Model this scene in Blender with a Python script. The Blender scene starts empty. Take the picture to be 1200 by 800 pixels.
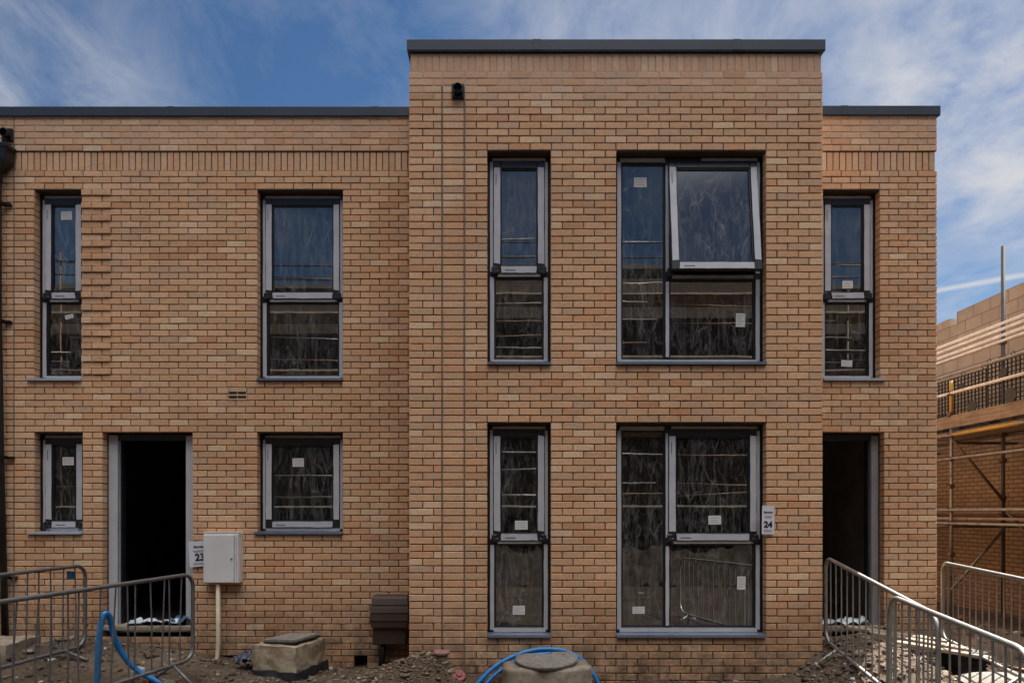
import bpy, bmesh, math, random
from mathutils import Vector, Matrix, noise as mnoise

random.seed(7)
R = math.radians
scene = bpy.context.scene
COL = scene.collection

# ------------------------------------------------------------------ figures of the place
EYE = 1.76
F = 800.0                      # focal length in photo pixels (24 mm lens)
SB, SW = 111.85, 99.72         # pixels per metre on the bay face and on the wing face
YB, YW = F / SB, F / SW        # 7.152 / 8.022
C = 0.075                      # brick course
BX0, BX1 = -1.077, 3.254       # bay
WX1 = 4.994                    # right end of the terrace
REC = 0.115                    # window recess

# ------------------------------------------------------------------ materials
def new_mat(name):
    m = bpy.data.materials.new(name); m.use_nodes = True
    nt = m.node_tree; nt.nodes.clear()
    out = nt.nodes.new('ShaderNodeOutputMaterial')
    b = nt.nodes.new('ShaderNodeBsdfPrincipled')
    nt.links.new(b.outputs[0], out.inputs[0])
    return m, nt, b, out

def nd(nt, t, **kw):
    n = nt.nodes.new(t)
    for k, v in kw.items():
        if k.startswith('i_'):
            n.inputs[k[2:].replace('_', ' ')].default_value = v
        else:
            setattr(n, k, v)
    return n

def ramp(nt, stops, interp='LINEAR'):
    n = nt.nodes.new('ShaderNodeValToRGB'); cr = n.color_ramp; cr.interpolation = interp
    while len(cr.elements) < len(stops): cr.elements.new(0.5)
    for e, (p, c) in zip(cr.elements, stops):
        e.position = p; e.color = (c[0], c[1], c[2], 1) if len(c) == 3 else c
    return n

def mixc(nt, mode, fac, a, b):
    n = nt.nodes.new('ShaderNodeMix'); n.data_type = 'RGBA'; n.blend_type = mode
    for sock, v in ((n.inputs[0], fac), (n.inputs[6], a), (n.inputs[7], b)):
        if hasattr(v, 'is_output'): nt.links.new(v, sock)
        elif isinstance(v, (int, float)): sock.default_value = v
        else: sock.default_value = (*v, 1)
    return n.outputs[2]

def obj_coord(nt, scale=(1, 1, 1)):
    tc = nt.nodes.new('ShaderNodeTexCoord')
    mp = nt.nodes.new('ShaderNodeMapping'); mp.inputs['Scale'].default_value = scale
    nt.links.new(tc.outputs['Object'], mp.inputs[0])
    return mp.outputs[0]

def noise_tex(nt, scale, detail=4, rough=0.6, vec=None, dist=0.0):
    n = nt.nodes.new('ShaderNodeTexNoise')
    n.inputs['Scale'].default_value = scale; n.inputs['Detail'].default_value = detail
    n.inputs['Roughness'].default_value = rough; n.inputs['Distortion'].default_value = dist
    if vec is not None: nt.links.new(vec, n.inputs['Vector'])
    return n.outputs[0]

def bump(nt, b, h, strength, dist):
    n = nt.nodes.new('ShaderNodeBump'); n.inputs['Strength'].default_value = strength
    n.inputs['Distance'].default_value = dist
    nt.links.new(h, n.inputs['Height']); nt.links.new(n.outputs[0], b.inputs['Normal'])
    return n

def simple(name, col, rough=0.6, metal=0.0, var=0.25, nscale=6.0, bmp=0.0, bscale=60, spec=0.5):
    m, nt, b, out = new_mat(name)
    v = obj_coord(nt)
    n1 = noise_tex(nt, nscale, 6, 0.65, v)
    lo = tuple(c * (1 - var) for c in col); hi = tuple(min(1, c * (1 + var)) for c in col)
    r = ramp(nt, [(0.3, lo), (0.7, hi)]); nt.links.new(n1, r.inputs[0])
    nt.links.new(r.outputs[0], b.inputs['Base Color'])
    b.inputs['Roughness'].default_value = rough; b.inputs['Metallic'].default_value = metal
    b.inputs['Specular IOR Level'].default_value = spec
    if bmp:
        bump(nt, b, noise_tex(nt, bscale, 5, 0.7, v), bmp, 0.01)
    return m

BRICK_STOPS = [(0.00, (0.610, 0.332, 0.185)), (0.05, (0.680, 0.407, 0.234)), (0.22, (0.720, 0.442, 0.260)),
               (0.42, (0.660, 0.411, 0.248)), (0.58, (0.750, 0.480, 0.294)), (0.74, (0.610, 0.402, 0.256)),
               (0.85, (0.690, 0.392, 0.218)), (0.940, (0.790, 0.560, 0.365))]

def brick_mat(name='buff_brick', dark=1.0):
    m, nt, b, out = new_mat(name)
    v = obj_coord(nt)
    geo = nt.nodes.new('ShaderNodeNewGeometry')
    rp = ramp(nt, [(p, tuple(c * dark for c in col)) for p, col in BRICK_STOPS], 'CONSTANT')
    nt.links.new(geo.outputs['Random Per Island'], rp.inputs[0])
    # drag-faced texture: short vertical / fine grain
    v2 = obj_coord(nt, (1, 1, 1))
    g1 = noise_tex(nt, 34, 6, 0.75, v2)
    r1 = ramp(nt, [(0.30, (0.55, 0.50, 0.46)), (0.46, (0.95, 0.94, 0.93)), (0.68, (1.12, 1.10, 1.08))])
    nt.links.new(g1, r1.inputs[0])
    c1 = mixc(nt, 'MULTIPLY', 0.75, rp.outputs[0], r1.outputs[0])
    # firing marks: pinkish and drab patches inside single bricks
    gf = noise_tex(nt, 7.5, 4, 0.65, obj_coord(nt, (1, 1, 2.4)))
    rf = ramp(nt, [(0.30, (0.86, 0.90, 0.86)), (0.48, (1, 1, 1)), (0.62, (1, 1, 1)), (0.76, (1.06, 0.90, 0.80))]); nt.links.new(gf, rf.inputs[0])
    c1 = mixc(nt, 'MULTIPLY', 1.0, c1, rf.outputs[0])
    # broad weathering of the wall
    g2 = noise_tex(nt, 0.55, 4, 0.6, v)
    r2 = ramp(nt, [(0.34, (0.84, 0.80, 0.77)), (0.50, (1.0, 1.0, 1.0)), (0.68, (1.04, 1.0, 0.95))])
    nt.links.new(g2, r2.inputs[0])
    c2 = mixc(nt, 'MULTIPLY', 0.8, c1, r2.outputs[0])
    # mortar smears (pale bloom), mostly in the last laid courses under the coping
    sep = nt.nodes.new('ShaderNodeSeparateXYZ'); nt.links.new(v, sep.inputs[0])
    mr = nt.nodes.new('ShaderNodeMapRange'); mr.inputs[1].default_value = 5.6; mr.inputs[2].default_value = 6.6
    nt.links.new(sep.outputs['Z'], mr.inputs[0])
    g3 = noise_tex(nt, 3.1, 5, 0.7, v)
    r3 = ramp(nt, [(0.50, (0, 0, 0)), (0.72, (0.5, 0.5, 0.5))]); nt.links.new(g3, r3.inputs[0])
    mm = nt.nodes.new('ShaderNodeMath'); mm.operation = 'MULTIPLY_ADD'
    nt.links.new(mr.outputs[0], mm.inputs[0]); mm.inputs[1].default_value = 0.38
    nt.links.new(r3.outputs[0], mm.inputs[2])
    c3 = mixc(nt, 'MIX', mm.outputs[0], c2, (0.54 * dark, 0.385 * dark, 0.285 * dark))
    # splash dirt along the foot of the wall
    md = nt.nodes.new('ShaderNodeMapRange'); md.inputs[1].default_value = 0.95; md.inputs[2].default_value = 0.10
    nt.links.new(sep.outputs['Z'], md.inputs[0])
    g4 = noise_tex(nt, 5.0, 6, 0.75, v)
    r4 = ramp(nt, [(0.30, (0, 0, 0)), (0.60, (1, 1, 1))]); nt.links.new(g4, r4.inputs[0])
    mul = nt.nodes.new('ShaderNodeMath'); mul.operation = 'MULTIPLY'
    nt.links.new(md.outputs[0], mul.inputs[0]); nt.links.new(r4.outputs[0], mul.inputs[1])
    c4 = mixc(nt, 'MIX', mul.outputs[0], c3, (0.16, 0.105, 0.07))
    nt.links.new(c4, b.inputs['Base Color'])
    b.inputs['Roughness'].default_value = 0.9; b.inputs['Specular IOR Level'].default_value = 0.2
    v3 = obj_coord(nt, (1, 1, 2.2))
    bump(nt, b, noise_tex(nt, 55, 5, 0.7, v3), 0.55, 0.006)
    return m

def mortar_mat():
    m, nt, b, out = new_mat('mortar')
    v = obj_coord(nt)
    sep = nt.nodes.new('ShaderNodeSeparateXYZ'); nt.links.new(v, sep.inputs[0])
    g = noise_tex(nt, 1.3, 6, 0.7, v)
    r = ramp(nt, [(0.3, (0.105, 0.068, 0.050)), (0.7, (0.175, 0.118, 0.088))]); nt.links.new(g, r.inputs[0])
    mr = nt.nodes.new('ShaderNodeMapRange'); mr.inputs[1].default_value = 5.98; mr.inputs[2].default_value = 6.22
    nt.links.new(sep.outputs['Z'], mr.inputs[0])
    c = mixc(nt, 'MIX', mr.outputs[0], r.outputs[0], (0.50, 0.36, 0.27))
    nt.links.new(c, b.inputs['Base Color']); b.inputs['Roughness'].default_value = 0.95
    bump(nt, b, noise_tex(nt, 120, 4, 0.7, v), 0.5, 0.005)
    return m

def tex_brick(name, bw, bh, cols, mortar, msize=0.012, swap='XZ', rough=0.9, off=0.5):
    """brick courses as a surface pattern for walls seen far off; swap picks the two axes"""
    m, nt, b, out = new_mat(name)
    tc = nt.nodes.new('ShaderNodeTexCoord'); sep = nt.nodes.new('ShaderNodeSeparateXYZ')
    nt.links.new(tc.outputs['Object'], sep.inputs[0])
    cmb = nt.nodes.new('ShaderNodeCombineXYZ')
    nt.links.new(sep.outputs[swap[0]], cmb.inputs[0]); nt.links.new(sep.outputs[swap[1]], cmb.inputs[1])
    bt = nt.nodes.new('ShaderNodeTexBrick'); bt.offset = off
    nt.links.new(cmb.outputs[0], bt.inputs['Vector'])
    bt.inputs['Scale'].default_value = 1.0; bt.inputs['Mortar Size'].default_value = msize
    bt.inputs['Mortar Smooth'].default_value = 0.2; bt.inputs['Bias'].default_value = 0.0
    bt.inputs['Brick Width'].default_value = bw; bt.inputs['Row Height'].default_value = bh
    bt.inputs['Color1'].default_value = (*cols[0], 1); bt.inputs['Color2'].default_value = (*cols[1], 1)
    bt.inputs['Mortar'].default_value = (*mortar, 1)
    g = noise_tex(nt, 1.2, 6, 0.7, tc.outputs['Object'])
    r = ramp(nt, [(0.3, (0.72, 0.70, 0.68)), (0.7, (1.05, 1.03, 1.0))]); nt.links.new(g, r.inputs[0])
    c = mixc(nt, 'MULTIPLY', 1.0, bt.outputs['Color'], r.outputs[0])
    nt.links.new(c, b.inputs['Base Color']); b.inputs['Roughness'].default_value = rough
    inv = nt.nodes.new('ShaderNodeMath'); inv.operation = 'SUBTRACT'; inv.inputs[0].default_value = 1.0
    nt.links.new(bt.outputs['Fac'], inv.inputs[1])
    bump(nt, b, inv.outputs[0], 0.6, 0.012)
    return m

def glass_mat(name, seed, tint=(0.30, 0.32, 0.33), film=0.32, gloss=0.13):
    """factory glazing under wrinkled protective film"""
    m = bpy.data.materials.new(name); m.use_nodes = True
    nt = m.node_tree; nt.nodes.clear()
    out = nt.nodes.new('ShaderNodeOutputMaterial')
    tc0 = nt.nodes.new('ShaderNodeTexCoord'); oi = nt.nodes.new('ShaderNodeObjectInfo')
    mo = nt.nodes.new('ShaderNodeMath'); mo.operation = 'MULTIPLY'; mo.inputs[1].default_value = 53.0
    nt.links.new(oi.outputs['Random'], mo.inputs[0])
    vadd = nt.nodes.new('ShaderNodeVectorMath'); vadd.operation = 'ADD'
    nt.links.new(tc0.outputs['Object'], vadd.inputs[0]); nt.links.new(mo.outputs[0], vadd.inputs[1])
    mp = nt.nodes.new('ShaderNodeMapping'); nt.links.new(vadd.outputs[0], mp.inputs[0])
    mp.inputs['Scale'].default_value = (5.5, 3.0, 0.9)
    mp.inputs['Location'].default_value = (seed * 3.17, seed, seed * 1.3)
    mp.inputs['Rotation'].default_value = (0, 0.10, 0)
    s1 = noise_tex(nt, 1.6, 8, 0.72, mp.outputs[0], 1.6)
    rs = ramp(nt, [(0.50, (0, 0, 0)), (0.60, (0.32, 0.32, 0.32)), (0.66, (0.05, 0.05, 0.05)), (0.80, (0.75, 0.75, 0.75))])
    nt.links.new(s1, rs.inputs[0])
    # creases: thin bright lines
    mp2 = nt.nodes.new('ShaderNodeMapping'); nt.links.new(vadd.outputs[0], mp2.inputs[0])
    mp2.inputs['Scale'].default_value = (7.0, 1.0, 1.1); mp2.inputs['Location'].default_value = (seed * 1.7, 0, seed)
    mp2.inputs['Rotation'].default_value = (0, -0.16, 0)
    s2 = noise_tex(nt, 0.9, 3, 0.55, mp2.outputs[0], 1.2)
    rl = ramp(nt, [(0.485, (0, 0, 0)), (0.5, (0.4, 0.4, 0.4)), (0.515, (0, 0, 0))]); nt.links.new(s2, rl.inputs[0])
    s3 = noise_tex(nt, 1.3, 3, 0.5, vadd.outputs[0])
    rm = ramp(nt, [(0.42, (0, 0, 0)), (0.62, (1, 1, 1))]); nt.links.new(s3, rm.inputs[0])
    lines = mixc(nt, 'MULTIPLY', 1.0, rl.outputs[0], rm.outputs[0])
    # film creases: edges of long distorted cells
    vo = nt.nodes.new('ShaderNodeTexVoronoi'); vo.feature = 'DISTANCE_TO_EDGE'; vo.inputs['Scale'].default_value = 1.0
    mp3 = nt.nodes.new('ShaderNodeMapping'); nt.links.new(vadd.outputs[0], mp3.inputs[0])
    mp3.inputs['Scale'].default_value = (7.5, 2.0, 2.1); mp3.inputs['Rotation'].default_value = (0, 0.22, 0)
    wv = nt.nodes.new('ShaderNodeTexNoise'); wv.inputs['Scale'].default_value = 3.0; wv.inputs['Detail'].default_value = 3
    nt.links.new(vadd.outputs[0], wv.inputs['Vector'])
    va = nt.nodes.new('ShaderNodeVectorMath'); va.operation = 'MULTIPLY_ADD'
    nt.links.new(wv.outputs['Color'], va.inputs[0]); va.inputs[1].default_value = (1.1, 1.1, 1.1); nt.links.new(mp3.outputs[0], va.inputs[2])
    nt.links.new(va.outputs[0], vo.inputs['Vector'])
    rv = ramp(nt, [(0.0, (0.6, 0.6, 0.6)), (0.015, (0.25, 0.25, 0.25)), (0.05, (0, 0, 0))]); nt.links.new(vo.outputs[0], rv.inputs[0])
    s4 = noise_tex(nt, 2.1, 4, 0.6, vadd.outputs[0])
    rk = ramp(nt, [(0.46, (0, 0, 0)), (0.60, (1, 1, 1))]); nt.links.new(s4, rk.inputs[0])
    cre = mixc(nt, 'MULTIPLY', 1.0, rv.outputs[0], rk.outputs[0])
    lines = mixc(nt, 'ADD', 1.0, lines, cre)
    hz = nt.nodes.new('ShaderNodeMapping'); nt.links.new(vadd.outputs[0], hz.inputs[0]); hz.inputs['Scale'].default_value = (13, 4, 4.2)
    hz.inputs['Rotation'].default_value = (0, 0.12, 0)
    s5 = noise_tex(nt, 1.0, 8, 0.72, hz.outputs[0], 2.2)
    r5 = ramp(nt, [(0.48, (0.06, 0.06, 0.06)), (0.74, (0.8, 0.8, 0.8))]); nt.links.new(s5, r5.inputs[0])
    tot = mixc(nt, 'ADD', 1.0, mixc(nt, 'ADD', 0.5, rs.outputs[0], r5.outputs[0]), lines)
    tr = nt.nodes.new('ShaderNodeBsdfTransparent'); tr.inputs[0].default_value = (*tint, 1)
    gl = nt.nodes.new('ShaderNodeBsdfGlossy'); gl.inputs['Roughness'].default_value = 0.008
    gl.inputs['Color'].default_value = (0.95, 0.95, 0.95, 1)
    bp = nt.nodes.new('ShaderNodeBump'); bp.inputs['Strength'].default_value = 0.05; bp.inputs['Distance'].default_value = 0.01
    nt.links.new(s3, bp.inputs['Height']); nt.links.new(bp.outputs[0], gl.inputs['Normal'])
    lw = nt.nodes.new('ShaderNodeFresnel'); lw.inputs['IOR'].default_value = 1.5
    ad = nt.nodes.new('ShaderNodeMath'); ad.operation = 'MULTIPLY_ADD'; ad.use_clamp = True
    nt.links.new(lw.outputs[0], ad.inputs[0]); ad.inputs[1].default_value = 1.0; ad.inputs[2].default_value = gloss
    mx = nt.nodes.new('ShaderNodeMixShader')
    nt.links.new(ad.outputs[0], mx.inputs[0]); nt.links.new(tr.outputs[0], mx.inputs[1]); nt.links.new(gl.outputs[0], mx.inputs[2])
    df = nt.nodes.new('ShaderNodeBsdfDiffuse'); df.inputs[0].default_value = (0.55, 0.55, 0.54, 1)
    fm = nt.nodes.new('ShaderNodeMath'); fm.operation = 'MULTIPLY'; fm.inputs[1].default_value = film; fm.use_clamp = True
    nt.links.new(tot, fm.inputs[0])
    mx2 = nt.nodes.new('ShaderNodeMixShader')
    nt.links.new(fm.outputs[0], mx2.inputs[0]); nt.links.new(mx.outputs[0], mx2.inputs[1]); nt.links.new(df.outputs[0], mx2.inputs[2])
    nt.links.new(mx2.outputs[0], out.inputs[0])
    return m

def ground_mat():
    m, nt, b, out = new_mat('site_earth')
    v = obj_coord(nt)
    g = noise_tex(nt, 1.1, 8, 0.7, v)
    r = ramp(nt, [(0.25, (0.058, 0.043, 0.032)), (0.5, (0.125, 0.094, 0.069)), (0.72, (0.21, 0.163, 0.122))]); nt.links.new(g, r.inputs[0])
    g2 = noise_tex(nt, 22, 8, 0.75, v)
    r2 = ramp(nt, [(0.3, (0.45, 0.43, 0.41)), (0.62, (1.1, 1.08, 1.05))]); nt.links.new(g2, r2.inputs[0])
    c = mixc(nt, 'MULTIPLY', 1.0, r.outputs[0], r2.outputs[0])
    nt.links.new(c, b.inputs['Base Color']); b.inputs['Roughness'].default_value = 0.95
    b.inputs['Specular IOR Level'].default_value = 0.15
    bump(nt, b, noise_tex(nt, 45, 8, 0.8, v), 0.9, 0.02)
    return m

def rubble_mat(name, stops, bs=70):
    m, nt, b, out = new_mat(name)
    geo = nt.nodes.new('ShaderNodeNewGeometry')
    rp = ramp(nt, stops, 'CONSTANT'); nt.links.new(geo.outputs['Random Per Island'], rp.inputs[0])
    v = obj_coord(nt)
    g = noise_tex(nt, 40, 5, 0.7, v)
    r = ramp(nt, [(0.3, (0.6, 0.6, 0.6)), (0.7, (1.1, 1.1, 1.1))]); nt.links.new(g, r.inputs[0])
    nt.links.new(mixc(nt, 'MULTIPLY', 1.0, rp.outputs[0], r.outputs[0]), b.inputs['Base Color'])
    b.inputs['Roughness'].default_value = 0.95
    bump(nt, b, noise_tex(nt, bs, 5, 0.7, v), 0.5, 0.01)
    return m

def concrete_mat(name, col, scale=9):
    m, nt, b, out = new_mat(name)
    v = obj_coord(nt)
    g = noise_tex(nt, scale, 10, 0.75, v)
    r = ramp(nt, [(0.25, tuple(c * .32 for c in col)), (0.5, col), (0.75, tuple(c * 1.35 for c in col))]); nt.links.new(g, r.inputs[0])
    g2 = noise_tex(nt, 1.7, 4, 0.6, v)
    r2 = ramp(nt, [(0.35, (0.62, 0.55, 0.48)), (0.6, (1, 1, 1))]); nt.links.new(g2, r2.inputs[0])
    nt.links.new(mixc(nt, 'MULTIPLY', 0.8, r.outputs[0], r2.outputs[0]), b.inputs['Base Color'])
    b.inputs['Roughness'].default_value = 0.92; b.inputs['Specular IOR Level'].default_value = 0.2
    bump(nt, b, noise_tex(nt, 42, 9, 0.85, v), 1.0, 0.025)
    return m

def galv_mat(name, col=(0.34, 0.335, 0.32), rough=0.42):
    m, nt, b, out = new_mat(name)
    v = obj_coord(nt)
    g = noise_tex(nt, 9, 8, 0.7, v)
    r = ramp(nt, [(0.28, (0.11, 0.10, 0.09)), (0.42, tuple(c * .8 for c in col)), (0.7, tuple(c * 1.2 for c in col))]); nt.links.new(g, r.inputs[0])
    nt.links.new(r.outputs[0], b.inputs['Base Color'])
    b.inputs['Metallic'].default_value = 0.75
    rr = ramp(nt, [(0.3, (0.75,) * 3), (0.55, (rough,) * 3)]); nt.links.new(g, rr.inputs[0])
    nt.links.new(rr.outputs[0], b.inputs['Roughness'])
    bump(nt, b, noise_tex(nt, 140, 4, 0.7, v), 0.25, 0.004)
    return m

def wood_mat(name, col, axis=1):
    m, nt, b, out = new_mat(name)
    sc = [38, 38, 38]; sc[axis] = 1.6
    v = obj_coord(nt, tuple(sc))
    g = noise_tex(nt, 1.0, 6, 0.65, v, 0.8)
    r = ramp(nt, [(0.3, tuple(c * .55 for c in col)), (0.55, col), (0.75, tuple(c * 1.25 for c in col))]); nt.links.new(g, r.inputs[0])
    g2 = noise_tex(nt, 2.5, 5, 0.7, obj_coord(nt))
    r2 = ramp(nt, [(0.35, (0.6, 0.57, 0.54)), (0.6, (1, 1, 1))]); nt.links.new(g2, r2.inputs[0])
    nt.links.new(mixc(nt, 'MULTIPLY', 0.9, r.outputs[0], r2.outputs[0]), b.inputs['Base Color'])
    b.inputs['Roughness'].default_value = 0.8
    bump(nt, b, g, 0.3, 0.006)
    return m

M = {}
M['brick'] = brick_mat()
M['mortar'] = mortar_mat()
M['joint'] = simple('joint_sealant', (0.17, 0.132, 0.098), 0.8)
M['coping'] = simple('dark_grey_coping', (0.034, 0.043, 0.060), 0.42, 0.0, 0.18, 2.0)
M['frame'] = simple('anthracite_frame', (0.017, 0.018, 0.022), 0.38, 0, 0.2)
M['tape'] = simple('grey_protective_tape', (0.50, 0.51, 0.55), 0.42, 0, 0.12, 4.0, 0.12, 18)
M['tape_head'] = simple('dusty_tape', (0.38, 0.365, 0.36), 0.6, 0, 0.2, 5.0, 0.12, 18)
M['jamb'] = simple('grey_jamb_tape', (0.24, 0.24, 0.255), 0.5, 0, 0.15, 4)
M['print'] = simple('tape_print', (0.12, 0.12, 0.14), 0.6, 0, 0.1)
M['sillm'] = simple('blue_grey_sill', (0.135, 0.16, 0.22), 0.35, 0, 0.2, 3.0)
M['sill_lit'] = simple('taped_sill', (0.38, 0.41, 0.48), 0.4, 0, 0.15, 3.0)  # sill with pale protective film on its front
M['lintel'] = simple('dark_steel_lintel', (0.045, 0.036, 0.030), 0.7, 0, 0.3)  # dark colour stands in for shade under the window heads
M['dpc'] = simple('black_membrane', (0.012, 0.012, 0.013), 0.5)
M['label'] = simple('white_sticker', (0.70, 0.69, 0.68), 0.6, 0, 0.04)
M['labelprint'] = simple('sticker_print', (0.50, 0.50, 0.52), 0.6, 0, 0.1)
M['paper'] = simple('white_paper', (0.68, 0.68, 0.74), 0.7, 0, 0.05, 12)
M['ink'] = simple('dark_ink', (0.012, 0.012, 0.03), 0.6, 0, 0.1)
M['inkpale'] = simple('pale_blue_print', (0.34, 0.36, 0.46), 0.6, 0, 0.1)
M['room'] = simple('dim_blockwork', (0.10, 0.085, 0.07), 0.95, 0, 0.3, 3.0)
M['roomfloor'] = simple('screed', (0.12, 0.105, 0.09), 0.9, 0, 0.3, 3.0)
M['roofing'] = simple('roof_felt', (0.07, 0.07, 0.075), 0.9)
M['blackpl'] = simple('black_plastic', (0.009, 0.009, 0.010), 0.35, 0, 0.2)
M['brownpl'] = simple('dark_brown_plastic', (0.058, 0.034, 0.025), 0.5, 0, 0.15, 5, 0.1, 80)
M['whitepl'] = simple('off_white_cabinet', (0.70, 0.70, 0.69), 0.45, 0, 0.10, 3)
M['cream'] = simple('cream_conduit', (0.58, 0.50, 0.38), 0.5, 0, 0.12, 5)
M['blue'] = simple('blue_water_pipe', (0.012, 0.165, 0.44), 0.38, 0, 0.25, 14)
M['bluetag'] = simple('blue_tag', (0.02, 0.13, 0.23), 0.5, 0, 0.2)
M['redpl'] = simple('dull_red_plastic', (0.20, 0.035, 0.035), 0.5, 0, 0.25, 10)
M['pinkcap'] = simple('dusty_terracotta', (0.24, 0.13, 0.115), 0.75, 0, 0.3, 12)
M['conc'] = concrete_mat('weathered_concrete', (0.42, 0.36, 0.285))
M['concd'] = concrete_mat('grey_cover_concrete', (0.34, 0.32, 0.29), 30)
M['concy'] = concrete_mat('sandy_concrete', (0.52, 0.42, 0.30), 7)
M['mem'] = simple('dark_grey_membrane', (0.030, 0.032, 0.036), 0.5, 0, 0.35, 8, 0.5, 22)
M['galv'] = galv_mat('galvanised_steel')
M['galvd'] = galv_mat('dull_galvanised_steel', (0.205, 0.205, 0.205), 0.55)
M['tube'] = galv_mat('scaffold_tube', (0.29, 0.27, 0.245), 0.5)
M['tubep'] = simple('pale_tube', (0.64, 0.62, 0.595), 0.5, 0.0, 0.22, 7)
M['rust'] = galv_mat('rusty_tube', (0.16, 0.105, 0.07), 0.6)
M['post'] = simple('dull_grey_post', (0.055, 0.055, 0.058), 0.7, 0, 0.3, 4)
M['yellow'] = simple('yellow_sleeve', (0.45, 0.27, 0.03), 0.5, 0, 0.2)
M['plank'] = wood_mat('scaffold_board', (0.27, 0.21, 0.155), 1)
M['plankx'] = wood_mat('old_timber', (0.33, 0.26, 0.19), 0)
M['mesh'] = simple('black_mesh_wire', (0.012, 0.012, 0.012), 0.5)
M['block'] = tex_brick('concrete_block', 0.45, 0.225, ((0.50, 0.42, 0.33), (0.42, 0.35, 0.275)), (0.27, 0.225, 0.18), 0.010, 'YZ')
M['fbrick'] = tex_brick('orange_brick', 0.225, 0.075, ((0.31, 0.205, 0.120), (0.24, 0.158, 0.094)), (0.10, 0.065, 0.04), 0.010, 'YZ')
M['hall'] = simple('bare_plasterboard', (0.30, 0.265, 0.225), 0.9, 0, 0.2, 2.5)
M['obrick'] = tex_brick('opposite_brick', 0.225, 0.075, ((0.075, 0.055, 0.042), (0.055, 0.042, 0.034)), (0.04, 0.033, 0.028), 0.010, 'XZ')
M['darkglass'] = simple('unlit_window', (0.012, 0.013, 0.015), 0.15)
M['ground'] = ground_mat()
M['rubble'] = rubble_mat('rubble', [(0, (0.10, 0.072, 0.052)), (0.25, (0.15, 0.11, 0.08)), (0.45, (0.075, 0.055, 0.04)), (0.62, (0.19, 0.145, 0.108)),
                                    (0.80, (0.16, 0.09, 0.06)), (0.90, (0.26, 0.22, 0.18)), (0.975, (0.45, 0.43, 0.40))])
M['spill'] = rubble_mat('mortar_spill', [(0, (0.215, 0.155, 0.105)), (0.3, (0.155, 0.110, 0.074)), (0.6, (0.27, 0.205, 0.140)), (0.85, (0.18, 0.125, 0.080))])
M['sheet'] = simple('pale_polythene', (0.50, 0.56, 0.62), 0.35, 0, 0.25, 6)
M['greysheet'] = simple('dark_blue_grey_polythene', (0.05, 0.062, 0.09), 0.4, 0, 0.3, 8)
M['bluesheet'] = simple('blue_polythene', (0.05, 0.12, 0.20), 0.4, 0, 0.3, 8)
M['cable'] = simple('black_cable', (0.01, 0.01, 0.01), 0.6)
GLASS = [glass_mat('filmed_glass', s) for s in range(1)]

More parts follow.
